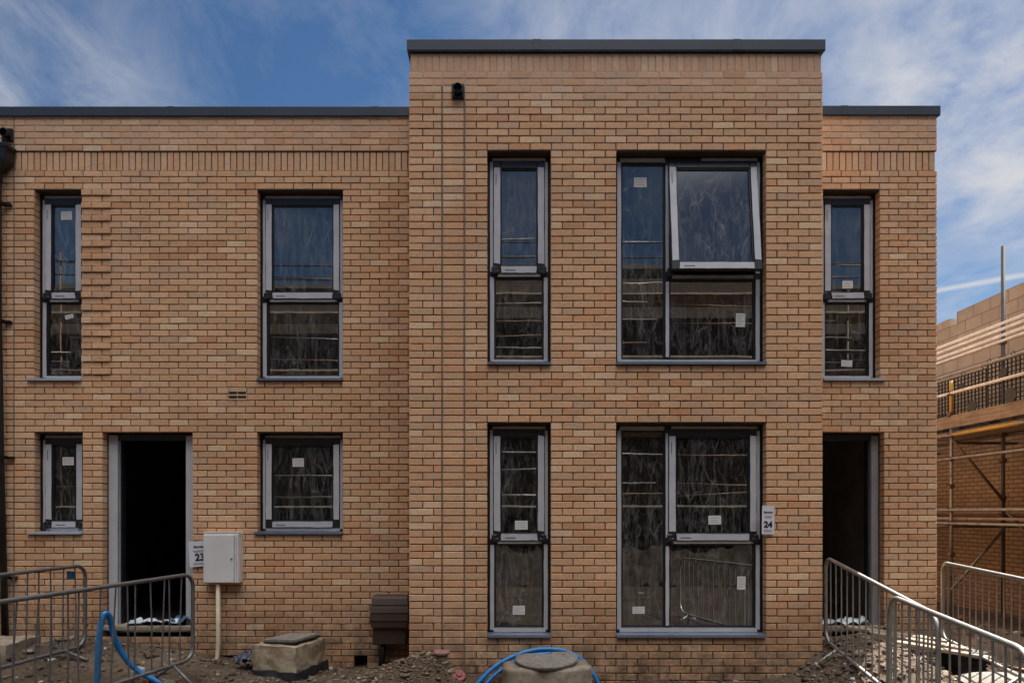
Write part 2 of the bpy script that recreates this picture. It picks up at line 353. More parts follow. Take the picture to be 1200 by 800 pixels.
# ------------------------------------------------------------------ mesh builder
class MB:
    def __init__(self): self.v = []; self.f = []; self.m = []
    def add(self, verts, faces, mi=0):
        o = len(self.v); self.v += [tuple(p) for p in verts]
        self.f += [tuple(i + o for i in f) for f in faces]; self.m += [mi] * len(faces)
    def box(self, x0, x1, y0, y1, z0, z1, mi=0, mat=None):
        vs = [Vector(p) for p in ((x0, y0, z0), (x1, y0, z0), (x1, y1, z0), (x0, y1, z0), (x0, y0, z1), (x1, y0, z1), (x1, y1, z1), (x0, y1, z1))]
        if mat: vs = [mat @ p for p in vs]
        self.add(vs, [(3, 2, 1, 0), (4, 5, 6, 7), (0, 1, 5, 4), (1, 2, 6, 5), (2, 3, 7, 6), (3, 0, 4, 7)], mi)
    def cbox(self, x0, x1, y0, y1, z0, z1, b=0.004, mi=0, mat=None):
        """box with chamfered edges"""
        vs, fs = [], []
        xs, ys, zs = (x0, x1), (y0, y1), (z0, z1)
        idx = {}
        for i in (0, 1):
            for j in (0, 1):
                for k in (0, 1):
                    sx, sy, sz = (1, -1)[i], (1, -1)[j], (1, -1)[k]
                    for ax in range(3):
                        p = [xs[i] + sx * b, ys[j] + sy * b, zs[k] + sz * b]
                        p[ax] = (xs[i], ys[j], zs[k])[ax]
                        idx[(i, j, k, ax)] = len(vs); vs.append(Vector(p))
        def q(*k): fs.append(tuple(idx[a] for a in k))
        for ax in range(3):
            o1, o2 = (ax + 1) % 3, (ax + 2) % 3
            for s in (0, 1):
                ks = []
                for a, c in ((0, 0), (1, 0), (1, 1), (0, 1)):
                    t = [0, 0, 0]; t[ax] = s; t[o1] = a; t[o2] = c; ks.append((*t, ax))
                q(*(ks if s else ks[::-1]))
        for ax in range(3):                                  # edges along ax
            o1, o2 = (ax + 1) % 3, (ax + 2) % 3
            for a in (0, 1):
                for c in (0, 1):
                    t0 = [0, 0, 0]; t1 = [0, 0, 0]
                    t0[o1] = t1[o1] = a; t0[o2] = t1[o2] = c; t1[ax] = 1
                    ks = [(*t0, o1), (*t1, o1), (*t1, o2), (*t0, o2)]
                    q(*(ks if (a == c) else ks[::-1]))
        for i in (0, 1):
            for j in (0, 1):
                for k in (0, 1):
                    ks = [(i, j, k, 0), (i, j, k, 1), (i, j, k, 2)]
                    q(*(ks if (i + j + k) % 2 == 1 else ks[::-1]))
        if mat: vs = [mat @ p for p in vs]
        self.add(vs, fs, mi)
    def tube(self, pts, r, n=10, mi=0, closed=False, cap=True):
        pts = [Vector(p) for p in pts]; N = len(pts)
        rs = r if isinstance(r, (list, tuple)) else [r] * N
        rings = []; up = None
        for i, p in enumerate(pts):
            if closed: t = (pts[(i + 1) % N] - pts[i - 1])
            else: t = pts[min(i + 1, N - 1)] - pts[max(i - 1, 0)]
            t.normalize()
            if up is None:
                a = Vector((0, 0, 1)) if abs(t.z) < 0.9 else Vector((1, 0, 0))
                up = (a - t * a.dot(t)).normalized()
            else:
                up = (up - t * up.dot(t)).normalized()
            s = t.cross(up)
            rings.append([p + (up * math.cos(2 * math.pi * k / n) + s * math.sin(2 * math.pi * k / n)) * rs[i] for k in range(n)])
        vs = [v for ring in rings for v in ring]; fs = []
        for i in range(N if closed else N - 1):
            a, b2 = i * n, ((i + 1) % N) * n
            for k in range(n):
                fs.append((a + k, a + (k + 1) % n, b2 + (k + 1) % n, b2 + k)[::-1])
        if cap and not closed:
            fs.append(tuple(range(n))); fs.append(tuple((N - 1) * n + k for k in range(n))[::-1])
        self.add(vs, fs, mi)
    def lathe(self, prof, c, n=28, mi=0, mat=None):
        vs, fs = [], []
        for (r, z) in prof:
            for k in range(n):
                a = 2 * math.pi * k / n
                vs.append(Vector((r * math.cos(a), r * math.sin(a), z)))
        if mat: vs = [mat @ p for p in vs]
        vs = [p + Vector(c) for p in vs]
        for i in range(len(prof) - 1):
            for k in range(n):
                fs.append((i * n + k, i * n + (k + 1) % n, (i + 1) * n + (k + 1) % n, (i + 1) * n + k))
        fs.append(tuple(range(n))[::-1]); fs.append(tuple((len(prof) - 1) * n + k for k in range(n)))
        self.add(vs, fs, mi)
    def build(self, name, mats, parent=None, loc=None, smooth=False, bevel=0.0):
        """vertices are given in world space; the object's origin goes to loc"""
        if not isinstance(mats, (list, tuple)): mats = [mats]
        pw = Vector((0, 0, 0)) if parent is None else WORLD[parent.name]
        lw = Vector(loc) if loc is not None else (pw if parent else Vector((0, 0, 0)))
        me = bpy.data.meshes.new(name)
        me.from_pydata([(p[0] - lw.x, p[1] - lw.y, p[2] - lw.z) for p in self.v], [], self.f)
        for mm in mats: me.materials.append(mm)
        me.polygons.foreach_set('material_index', self.m)
        if smooth: me.polygons.foreach_set('use_smooth', [True] * len(self.f))
        me.update()
        o = bpy.data.objects.new(name, me); COL.objects.link(o)
        if parent is not None: o.parent = parent
        o.location = lw - pw
        WORLD[o.name] = lw
        if bevel:
            md = o.modifiers.new('Bevel', 'BEVEL'); md.width = bevel; md.segments = 2; md.limit_method = 'ANGLE'
        return o
WORLD = {}

def tag(o, label, cat, group=None, kind=None):
    o['label'] = label; o['category'] = cat
    if group: o['group'] = group
    if kind: o['kind'] = kind
    return o
def empty(name, loc):
    o = bpy.data.objects.new(name, None); COL.objects.link(o); o.location = loc
    o.empty_display_size = 0.2; WORLD[o.name] = Vector(loc); return o
def structure(o): o['kind'] = 'structure'; return o

# ------------------------------------------------------------------ brickwork, brick by brick
def brick(mb, fr, u0, u1, w0, w1, out=0.0, depth=0.1025, ch=0.0035):
    """one brick; fr = (P, U, N): origin, along the wall, outwards"""
    P, U, N = fr
    j = lambda s: random.uniform(-s, s)
    o = out + j(0.0016)
    du, dw = j(0.0012), j(0.0010)
    tl, tr = j(0.0011), j(0.0011)
    u0 += du; u1 += du
    Z = Vector((0, 0, 1))
    def pt(u, w, n): return P + U * u + Z * w + N * n
    w0a, w1a, w0b, w1b = w0 + dw + tl, w1 + dw + tl, w0 + dw + tr, w1 + dw + tr
    vs = [pt(u0 + ch, w0a + ch, o), pt(u1 - ch, w0b + ch, o), pt(u1 - ch, w1b - ch, o), pt(u0 + ch, w1a - ch, o),
          pt(u0, w0a, o - ch), pt(u1, w0b, o - ch), pt(u1, w1b, o - ch), pt(u0, w1a, o - ch),
          pt(u0, w0a, o - depth), pt(u1, w0b, o - depth), pt(u1, w1b, o - depth), pt(u0, w1a, o - depth)]
    fs = [(0, 1, 2, 3), (0, 4, 5, 1), (1, 5, 6, 2), (2, 6, 7, 3), (3, 7, 4, 0),
          (4, 8, 9, 5), (5, 9, 10, 6), (6, 10, 11, 7), (7, 11, 8, 4), (8, 11, 10, 9)]
    mb.add(vs, fs, 0)

def courses(mb, fr, u0, u1, k0, k1, origin, holes=(), breaks=(), stack=(), proj=(), outf=None, parity=0):
    """stretcher bond for courses k0..k1-1; holes=(u0,u1,k0,k1); breaks = straight joints; stack=(a,b) single-brick panels"""
    for k in range(k0, k1):
        spans = [(u0, u1, True, True)]
        cuts = sorted([(h[0], h[1]) for h in holes if h[2] <= k < h[3]])
        res = []; cur = u0
        for a, b2 in cuts:
            if a > cur: res.append((cur, a))
            cur = max(cur, b2)
        if cur < u1: res.append((cur, u1))
        ends = set([round(u0, 4), round(u1, 4)] + [round(x, 4) for c in cuts for x in c])
        fin = []
        for a, b2 in res:
            pts = [a] + [x for x in breaks if a < x < b2] + [b2]
            fin += list(zip(pts[:-1], pts[1:]))
        for a, b2 in fin:
            off = origin + (0.1125 if (k + parity) % 2 else 0.0)
            js = []
            n = math.floor((a - off) / 0.225)
            x = off + n * 0.225
            is_stack = any(abs(a - s[0]) < 1e-3 and abs(b2 - s[1]) < 1e-3 for s in stack)
            while x < b2 + 0.225:
                if a + 0.045 < x < b2 - 0.045 and not is_stack: js.append(x)
                x += 0.225
            pts = [a] + js + [b2]
            for p, q in zip(pts[:-1], pts[1:]):
                l = p if round(p, 4) in ends else p + (0.0075 if p in breaks else 0.0053)
                r = q if round(q, 4) in ends else q - (0.0075 if q in breaks else 0.0053)
                out = 0.0
                for (pu0, pu1, pk0, pk1, amt) in proj:
                    if pk0 <= k < pk1 and (k - pk0) % 2 == 1 and pu0 - 0.02 <= p and q <= pu1 + 0.02: out = amt
                if outf: out += outf(k)
                brick(mb, fr, l, r, k * C + 0.0053, (k + 1) * C - 0.0053, out)

def soldiers(mb, fr, u0, u1, w0, w1, out):
    n = round((u1 - u0) / 0.075); p = (u1 - u0) / n
    for i in range(n):
        brick(mb, fr, u0 + i * p + 0.0062, u0 + (i + 1) * p - 0.0062, w0 + 0.005, w1 - 0.005, out)

def backing(mb, fr, u0, u1, z0, z1, holes, t=0.30, rec=0.013, inset=0.007, mi=1, band=None):
    if band and band[0] > 6.2:          # bay: the last courses under the soldiers are flush-smeared
        backing1(mb, fr, u0, u1, z0, 81 * C, holes, t, rec, inset, mi)
        backing1(mb, fr, u0, u1, 81 * C, band[0], holes, t, 0.0045, inset, mi)
        backing1(mb, fr, u0, u1, band[0], z1, holes, t, 0.0170, inset, mi)
    elif band:
        backing1(mb, fr, u0, u1, z0, band[0], holes, t, rec, inset, mi)
        backing1(mb, fr, u0, u1, band[0], min(band[1], z1), holes, t, rec + 0.014, inset, mi)
        if band[1] < z1: backing1(mb, fr, u0, u1, band[1], z1, holes, t, 0.006, inset, mi)
    else: backing1(mb, fr, u0, u1, z0, z1, holes, t, rec, inset, mi)
def backing1(mb, fr, u0, u1, z0, z1, holes, t, rec, inset, mi):
    """mortar face and blockwork behind the bricks with the openings left out"""
    P, U, N = fr
    us = sorted(set([u0, u1] + [h[0] - inset for h in holes] + [h[1] + inset for h in holes]))
    zs = sorted(set([z0, z1] + [h[2] - inset for h in holes] + [h[3] + inset for h in holes]))
    us = [u for u in us if u0 <= u <= u1]; zs = [z for z in zs if z0 <= z <= z1]
    H = [(h[0] - inset, h[1] + inset, h[2] - inset, h[3] + inset) for h in holes]
    inh = lambda u, z: any(h[0] < u < h[1] and h[2] < z < h[3] for h in H)
    Z = Vector((0, 0, 1))
    cell = {}
    for i in range(len(us) - 1):
        for j in range(len(zs) - 1):
            cell[(i, j)] = not inh((us[i] + us[i + 1]) / 2, (zs[j] + zs[j + 1]) / 2)
    for (i, j), solid in cell.items():
        if not solid: continue
        a, b2, c, d = us[i], us[i + 1], zs[j], zs[j + 1]
        f = lambda u, z, n: P + U * u + Z * z + N * n
        fn, bn = -rec, -t
        quads = [[f(a, c, fn), f(b2, c, fn), f(b2, d, fn), f(a, d, fn)], [f(a, c, bn), f(a, d, bn), f(b2, d, bn), f(b2, c, bn)]]
        if not cell.get((i - 1, j), False): quads.append([f(a, c, bn), f(a, c, fn), f(a, d, fn), f(a, d, bn)])
        if not cell.get((i + 1, j), False): quads.append([f(b2, c, fn), f(b2, c, bn), f(b2, d, bn), f(b2, d, fn)])
        if not cell.get((i, j - 1), False): quads.append([f(a, c, bn), f(b2, c, bn), f(b2, c, fn), f(a, c, fn)])
        if not cell.get((i, j + 1), False): quads.append([f(a, d, fn), f(b2, d, fn), f(b2, d, bn), f(a, d, bn)])
        for q in quads: mb.add(q, [(0, 1, 2, 3)], mi)

X = Vector((1, 0, 0)); Y = Vector((0, 1, 0))
frB = (Vector((0, YB, 0)), X, -Y)
frW = (Vector((0, YW, 0)), X, -Y)
frBL = (Vector((BX0, YW, 0)), -Y, -X)       # left flank of the bay, u runs towards the street
frBR = (Vector((BX1, YB, 0)), Y, X)         # right flank of the bay
frE = (Vector((WX1, YW, 0)), Y, X)          # gable end of the terrace

# openings: (u0, u1, course0, course1)
W_UL = (-5.62, -5.056, 44, 74)
W_UR = (-2.995, -1.988, 44, 74)
W_LL = (-5.615, -5.045, 20, 36)
W_LR = (-2.995, -1.988, 20, 36)
D_L = (-4.815, -3.755, 4, 36)
W_R = (3.655, 4.325, 44, 74)
D_R = (3.36, 4.375, 4, 36)
B_US = (-0.261, 0.409, 44, 74)
B_UB = (1.091, 2.664, 44, 74)
B_LS = (-0.261, 0.409, 6, 36)
B_LB = (1.091, 2.664, 6, 36)
zh = lambda h: (h[0], h[1], h[2] * C, h[3] * C)

# ================================================================== HOUSES
h23 = empty('terraced_house', (-3.46, YW, 0))
tag(h23, 'buff brick house at plot 23, lower flat-roofed front set back left of the bay', 'house')
h24 = empty('terraced_house', (1.9, YB, 0))
tag(h24, 'buff brick house at plot 24 with the tall projecting bay in the middle', 'house')
h22 = empty('terraced_house', (-7.4, YW, 0))
tag(h22, 'neighbouring buff brick house at the far left edge behind the black downpipe', 'house')

# --- left wing wall
JX = -5.852                                    # straight joint to the neighbour
mb = MB()
holes = [W_UL, W_UR, W_LL, W_LR, D_L]
vent = (-3.342, -3.112, 41, 43)
gaps = [(-3.46, -3.16, 0, 1), (-1.86, -1.70, -1, 1)]
courses(mb, frW, JX, BX0, -3, 77, -5.045, holes + [vent] + gaps, proj=[(-5.056, -4.60, 44, 74, 0.015)])
soldiers(mb, frW, JX, BX0, 77 * C, 80 * C, -0.014)
courses(mb, frW, JX, BX0, 80, 86, -5.045)
backing(mb, frW, JX, BX0 + 0.05, -0.5, 6.44, [zh(h) for h in holes + gaps], band=(77 * C, 80 * C))
mb.build('wall', [M['brick'], M['mortar']], h23)
mb = MB(); mb.box(JX - 0.006, JX + 0.006, YW - 0.004, YW + 0.02, -0.2, 6.40); mb.build('movement_joint', M['joint'], h23)
mb = MB()
courses(mb, frW, -9.6, JX, -3, 77, -5.045, [], parity=0)
soldiers(mb, frW, -9.6, JX, 77 * C, 80 * C, -0.012)
courses(mb, frW, -9.6, JX, 80, 86, -5.045)
backing(mb, frW, -9.6, JX, -0.5, 6.44, [], band=(77 * C, 80 * C))
mb.build('wall', [M['brick'], M['mortar']], h22)

# --- bay and right wing wall
mb = MB()
holes = [B_US, B_UB, B_LS, B_LB]
spout_hole = (-0.630, -0.499, 81, 83)
courses(mb, frB, BX0, BX1, -3, 85, -0.261, holes + [spout_hole], breaks=(-0.732, -0.499), stack=[(-0.732, -0.499)])
soldiers(mb, frB, BX0 + 0.012, BX1 - 0.012, 85 * C, 88 * C - 0.035, -0.012)
backing(mb, frB, BX0 + 0.009, BX1 - 0.009, -0.5, 6.57, [zh(h) for h in holes], band=(85 * C, 9))
courses(mb, frBL, 0.0, YW - YB - 0.108, -3, 85, 0.05, [])
soldiers(mb, frBL, 0.0, YW - YB - 0.11, 85 * C, 88 * C - 0.035, -0.012)
backing(mb, frBL, 0.0, YW - YB - 0.2, -0.5, 6.57, [], band=(85 * C, 9))
courses(mb, frBR, 0.108, YW - YB, -3, 85, 0.05, [])
soldiers(mb, frBR, 0.11, YW - YB, 85 * C, 88 * C - 0.035, -0.012)
backing(mb, frBR, 0.2, YW - YB, -0.5, 6.57, [], band=(85 * C, 9))
holes = [W_R, D_R]
courses(mb, frW, BX1 - 0.0, WX1, -3, 77, WX1, holes)
soldiers(mb, frW, BX1, WX1 - 0.012, 77 * C, 80 * C, -0.012)
courses(mb, frW, BX1, WX1, 80, 86, WX1)
backing(mb, frW, BX1 - 0.2, WX1 - 0.009, -0.5, 6.44, [zh(h) for h in holes], band=(77 * C, 80 * C))
courses(mb, frE, 0.108, 8.0, -3, 77, 0.05)
soldiers(mb, frE, 0.11, 8.0, 77 * C, 80 * C, -0.012)
courses(mb, frE, 0.108, 8.0, 80, 86, 0.05)
backing(mb, frE, 0.2, 8.0, -0.5, 6.44, [], band=(77 * C, 80 * C))
mb.build('wall', [M['brick'], M['mortar']], h24)
for jx, z0, z1 in ((-0.732, 0.34, 6.222), (-0.499, 0.05, 6.22)):
    mb = MB(); mb.box(jx - 0.0072, jx + 0.0072, YB - 0.003, YB + 0.02, z0, z1); mb.build('movement_joint', M['joint'], h24)

# --- shells: rooms, rear walls, roofs, so the openings look into dark unfinished rooms
def shell(h, x0, x1, yf, z1, xr0=None):
    mb = MB(); yb = YW + 8.0
    t = 0.1
    mb.box(x0, x0 + t, yf, yb, -0.3, z1 - 0.12); mb.box(x1 - t, x1, yf, yb, -0.3, z1 - 0.12)
    mb.box(x0 + t, x1 - t, yb - t, yb, -0.3, z1 - 0.12)
    mb.box(x0 + t, x1 - t, yf, yb - t, 2.86, 3.14)
    mb.box(x0 + t, x1 - t, yf + 3.4, yf + 3.5, 0.31, 2.85); mb.box(x0 + t, x1 - t, yf + 3.4, yf + 3.5, 3.15, z1 - 0.13)
    mb.box(x0 + t, x1 - t, yf, yb - t, 0.0, 0.30, 1)
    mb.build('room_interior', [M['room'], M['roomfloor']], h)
    mb = MB(); mb.box(x0, x1, yf - 0.05, yb, z1 - 0.12, z1); mb.build('roof', M['roofing'], h)
shell(h23, JX + 0.1, BX0 - 0.02, YW + 0.301, 6.42)
shell(h22, -9.6, JX - 0.1, YW + 0.301, 6.42)
mbx = MB()
shell(h24, BX0 + 0.02, 3.2, YW + 0.02, 6.42)
# bay rooms run forward to the bay windows; entrance hall behind the right wing
mb = MB()
mb.box(BX0 + 0.3, BX1 - 0.3, YB + 0.301, YW, 0.0, 0.30, 1)
mb.box(BX0 + 0.3, BX1 - 0.3, YB + 0.301, YW, 2.86, 3.14)
mb.box(BX0 + 0.3, BX1 - 0.3, YB + 0.301, YW, 6.43, 6.55)
mb.box(3.22, 4.7, YW + 0.301, YW + 3, 0.0, 0.30, 1); mb.box(3.22, 4.7, YW + 0.301, YW + 3, 2.86, 3.14)
mb.box(3.22, 4.7, YW + 2.2, YW + 2.3, 0.301, 2.855); mb.box(3.22, 4.7, YW + 2.2, YW + 2.3, 3.145, 6.29)
mb.box(4.605, 4.7, YW + 0.301, YW + 8, 0.301, 6.29)
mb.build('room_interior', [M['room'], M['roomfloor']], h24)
mb = MB(); mb.box(3.215, 4.6, YW + 2.19, YW + 2.198, 0.305, 2.855); mb.box(4.597, 4.604, YW + 0.305, YW + 2.188, 0.305, 2.855)
mb.build('hall_blockwork', M['hall'], h24)
mb = MB()
mb.box(BX0 + 0.2, BX1 - 0.2, YB + 0.05, YW, 6.56, 6.64); mb.box(BX0 + 0.2, BX1 - 0.2, YW + 0.0005, YW + 8, 6.43, 6.64)
mb.box(3.21, WX1 - 0.05, YW + 0.25, YW + 8, 6.30, 6.42)
mb.build('roof', M['roofing'], h24)

# --- copings (pressed metal lengths with a lap)
def coping(h, x0, x1, y, z0, z1, laps=()):
    mb = MB()
    mb.box(x0, x1, y - 0.022, y + 0.36, z0, z1)
    mb.box(x0, x1, y - 0.016, y - 0.010, z0 - 0.012, z0)          # drip
    for l in laps: mb.box(l - 0.04, l + 0.04, y - 0.0245, y + 0.362, z0 + 0.001, z1 + 0.003)
    return mb
mb = coping(h23, JX, BX0 - 0.002, YW, 6.405, 6.512, (-4.0, -1.6)); mb.build('coping', M['coping'], h23, bevel=0.004)
mb = coping(h22, -9.6, JX - 0.003, YW, 6.405, 6.512); mb.build('coping', M['coping'], h22, bevel=0.004)
mb = coping(h24, BX0 - 0.022, BX1 + 0.022, YB, 6.585, 6.697, (0.26, 2.35))
mb.box(BX0 - 0.022, BX0 + 0.3, YB + 0.361, YW + 0.3, 6.585, 6.697); mb.box(BX1 - 0.3, BX1 + 0.022, YB + 0.361, YW + 0.3, 6.585, 6.697)
mb.build('coping', M['coping'], h24, bevel=0.004)
mb = coping(h24, BX1 + 0.024, WX1 + 0.03, YW, 6.415, 6.522, (3.9,))
mb.box(WX1 - 0.32, WX1 + 0.03, YW + 0.361, YW + 8, 6.415, 6.522)
mb.build('coping', M['coping'], h24, bevel=0.004)

# --- black box outlets
def spout(h, x, y, z):
    mb = MB(); mb.cbox(x - 0.062, x + 0.062, y - 0.03, y + 0.10, z - 0.075, z + 0.075, 0.006)
    mb.lathe([(0.05, 0), (0.052, 0.06), (0.043, 0.062), (0.041, 0.0)], (x + 0.004, y - 0.028, z), 20, 0, Matrix.Rotation(R(90), 4, 'X'))
    mb.build('overflow_spout', M['blackpl'], h)
spout(h24, -0.566, YB, 6.158)
spout(h23, -5.92, YW, 6.18)

# --- air brick
mb = MB(); vx0, vx1 = vent[0], vent[1]; z0 = 41 * C
mb.box(vx0, vx1, YW + 0.03, YW + 0.09, z0, z0 + 0.15, 1)
for z in (z0 + 0.002, z0 + 0.052, z0 + 0.100): mb.cbox(vx0 + 0.006, vx1 - 0.006, YW - 0.004, YW + 0.03, z, z + 0.016, 0.003)
mb.cbox(vx0 + 0.006, vx1 - 0.006, YW - 0.003, YW + 0.03, z0 + 0.108, z0 + 0.148, 0.003)
for x in (vx0 + 0.006, (vx0 + vx1) / 2 - 0.004, vx1 - 0.014): mb.box(x, x + 0.008, YW - 0.002, YW + 0.03, z0 + 0.004, z0 + 0.12)
M['vent'] = simple('clay_vent', (0.52, 0.37, 0.23), 0.8); M['ventdark'] = simple('vent_shadow_gap', (0.12, 0.09, 0.06), 0.9)
mb.build('air_vent', [M['vent'], M['ventdark']], h23)

# --- downpipe with hopper
mb = MB(); px = -5.985; py = YW - 0.075
mb.tube([(px, py, 5.62), (px, py, 4.2), (px + 0.03, py, 2.4), (px + 0.085, py, 0.25)], 0.038, 14)
mb.tube([(px, py, 5.72), (px, py, 5.60)], 0.045, 14)
dp = mb.build('drainpipe', M['blackpl'], h23, (px, py, 0.25), smooth=True)
for zz, dx in ((5.36, 0.0), (3.99, 0.0), (2.4, 0.03), (1.0, 0.065)):
    mb = MB(); mb.box(px + dx - 0.046, px + dx + 0.046, py - 0.042, py + 0.05, zz - 0.02, zz + 0.02)
    mb.box(px + dx + 0.03, px + dx + 0.115, py + 0.03, YW + 0.002, zz - 0.012, zz + 0.012)
    mb.build('bracket', M['blackpl'], dp)
mb = MB()
a = [(px - 0.13, py - 0.09, 6.0), (px + 0.15, py - 0.09, 6.0), (px + 0.15, YW - 0.004, 6.0), (px - 0.13, YW - 0.004, 6.0)]
b_ = [(px - 0.12, py - 0.08, 5.84), (px + 0.14, py - 0.08, 5.84), (px + 0.14, YW - 0.004, 5.84), (px - 0.12, YW - 0.004, 5.84)]
c_ = [(px - 0.045, py - 0.045, 5.71), (px + 0.045, py - 0.045, 5.71), (px + 0.045, YW - 0.03, 5.71), (px - 0.045, YW - 0.03, 5.71)]
mb.add(a + b_ + c_, [(0, 1, 2, 3)[::-1], (0, 4, 5, 1), (1, 5, 6, 2), (2, 6, 7, 3), (3, 7, 4, 0), (4, 8, 9, 5), (5, 9, 10, 6), (6, 10, 11, 7), (7, 11, 8, 4), (8, 11, 10, 9)])
mb.cbox(px - 0.14, px + 0.165, py - 0.10, YW - 0.004, 5.97, 6.02, 0.006)
mb.build('hopper', M['blackpl'], dp)

# ------------------------------------------------------------------ windows
def members(mb, x0, x1, z0, z1, y0, y1, w, b=0.004):
    """a rectangular ring: stiles run full height, rails butt between them"""
    mb.cbox(x0, x0 + w, y0, y1, z0, z1, b); mb.cbox(x1 - w, x1, y0, y1, z0, z1, b)
    mb.cbox(x0 + w - 0.001, x1 - w + 0.001, y0 + 0.0015, y1, z0, z0 + w, b); mb.cbox(x0 + w - 0.001, x1 - w + 0.001, y0 + 0.0015, y1, z1 - w, z1, b)

class Strips(MB):
    """every add() becomes one length of tape of its own, until stay()"""
    def __init__(self, parent): MB.__init__(self); self.par = parent; self.hold = False
    def add(self, verts, faces, mi=0):
        if self.v and not self.hold: self.flush()
        MB.add(self, verts, faces, mi)
    def stay(self): self.hold = True
    def flush(self):
        if self.v: self.build('protective_tape', [M['tape'], M['print'] if self.hold else M['tape_head']], self.par)
        self.v, self.f, self.m = [], [], []
def strip(mb, x0, x1, z0, z1, y, th=0.004, mi=0, wob=0.003, mat=None):
    """a length of tape: thin slab with a slightly uneven outline"""
    v = []; horiz = (x1 - x0) > (z1 - z0)
    n = 8
    for face_y in (y - th, y):
        for i in range(n + 1):
            t = i / n
            if horiz: v.append(Vector((x0 + (x1 - x0) * t, face_y, z0)))
            else: v.append(Vector((x0, face_y, z0 + (z1 - z0) * t)))
        for i in range(n + 1):
            t = i / n
            if horiz: v.append(Vector((x0 + (x1 - x0) * t, face_y, z1)))
            else: v.append(Vector((x1, face_y, z0 + (z1 - z0) * t)))
    m = n + 1
    jit = [random.uniform(-wob, wob) for _ in range(2 * m)]
    for i in range(2 * m):
        for off in (0, 2 * m):
            p = v[i + off]
            if horiz: p.z += jit[i] * 0.6
            else: p.x += jit[i] * 0.6
    # ragged ends
    e0, e1 = random.uniform(-0.008, 0.012), random.uniform(-0.008, 0.012)
    for off in (0, 2 * m):
        if horiz: v[off].x += e0; v[off + n].x += e1
        else: v[off].z += e0; v[off + n].z += e1
    if mat: v = [mat @ p for p in v]
    fs = []
    for i in range(n):
        a, b2, c, d = i, i + 1, m + i + 1, m + i
        fs.append((a, b2, c, d) if horiz else (a, d, c, b2))
        A, B2, Cc, D = a + 2 * m, b2 + 2 * m, c + 2 * m, d + 2 * m
        fs.append((D, Cc, B2, A) if horiz else (B2, Cc, D, A))
        fs.append((a, A, B2, b2)); fs.append((d, c, Cc, D))
    fs.append((0, m, 3 * m, 2 * m)); fs.append((n, 2 * m + n, 3 * m + n, m + n))
    mb.add(v, fs, mi)

def pane(parent, x0, x1, z0, z1, y, mat=None):
    mb = MB(); mb.box(x0, x1, y, y + 0.006, z0, z1, 0, mat)
    return mb.build('glass_pane', GLASS[0], parent)

def sticker(parent, x, z, w, h, y, tilt=0.0):
    mb = MB(); mt = Matrix.Translation((x, y, z)) @ Matrix.Rotation(R(tilt), 4, 'Y')
    mb.box(-w / 2, w / 2, -0.0016, 0, -h / 2, h / 2, 0, mt)
    if w > h * 1.05:
        for q in range(3): mb.box(-w * .40, w * (.40 - .14 * (q % 2)), -0.0024, -0.0014, h * (.26 - .26 * q) - h * .05, h * (.26 - .26 * q) + h * .05, 1, mt)
    else:
        for q in range(4): mb.box(-w * .36, w * (.36 - .2 * (q % 2)), -0.0024, -0.0014, h * (.32 - .2 * q) - h * .035, h * (.32 - .2 * q) + h * .035, 1, mt)
    mb.build('paper_sticker', [M['label'], M['labelprint']], parent)

def sash_piece(win, x0, x1, z0, z1, y, label=None, angle=0.0):
    """an opening casement: dark ring, tape on stiles and bottom rail with dark corners left bare"""
    mt = None
    if angle:
        mt = Matrix.Translation((0, y, z1)) @ Matrix.Rotation(R(angle), 4, 'X') @ Matrix.Translation((0, -y, -z1))
    w = 0.080
    mb = MB()
    mb.cbox(x0, x0 + w, y, y + 0.06, z0, z1, 0.005, 0, mt); mb.cbox(x1 - w, x1, y, y + 0.06, z0, z1, 0.005, 0, mt)
    mb.cbox(x0 + w - .001, x1 - w + .001, y + .0015, y + 0.06, z0, z0 + w, 0.005, 0, mt)
    mb.cbox(x0 + w - .001, x1 - w + .001, y + .0015, y + 0.06, z1 - w, z1, 0.005, 0, mt)
    # glazing bead
    b = w + 0.012
    mb.box(x0 + w - .001, x0 + b, y + .014, y + .05, z0 + w, z1 - w, 0, mt); mb.box(x1 - b, x1 - w + .001, y + .014, y + .05, z0 + w, z1 - w, 0, mt)
    mb.box(x0 + b - .001, x1 - b + .001, y + .0142, y + .05, z0 + w - .001, z0 + b, 0, mt); mb.box(x0 + b - .001, x1 - b + .001, y + .0142, y + .05, z1 - b, z1 - w + .001, 0, mt)
    s = mb.build('opening_sash', M['frame'], win)
    mb = Strips(win)
    strip(mb, x0 + .008, x0 + w - .004, z0 + .10, z1 - .075, y, .004, 0, .004, mt)
    strip(mb, x1 - w + .006, x1 - .008, z0 + .10, z1 - .075, y, .004, 0, .004, mt)
    strip(mb, x0 + .085, x1 - .085, z0 + .007, z0 + w - .006, y, .005, 0, .004, mt)
    # faint print on the tape
    mb.flush(); mb = MB(); mb.box(x0 + .028, x0 + .036, y - .0055, y - .0035, z1 - .26, z1 - .14, 0, mt)
    mb.build('printed_mark', M['print'], win); mb = MB()
    mb.box(x0 + .13, x0 + .24, y - .0065, y - .0045, z0 + .028, z0 + .038, 0, mt)
    mb.build('printed_mark', M['print'], win)
    pane(win, x0 + b - .004, x1 - b + .004, z0 + b - .004, z1 - b + .004, y + 0.032, mt)
    return mt

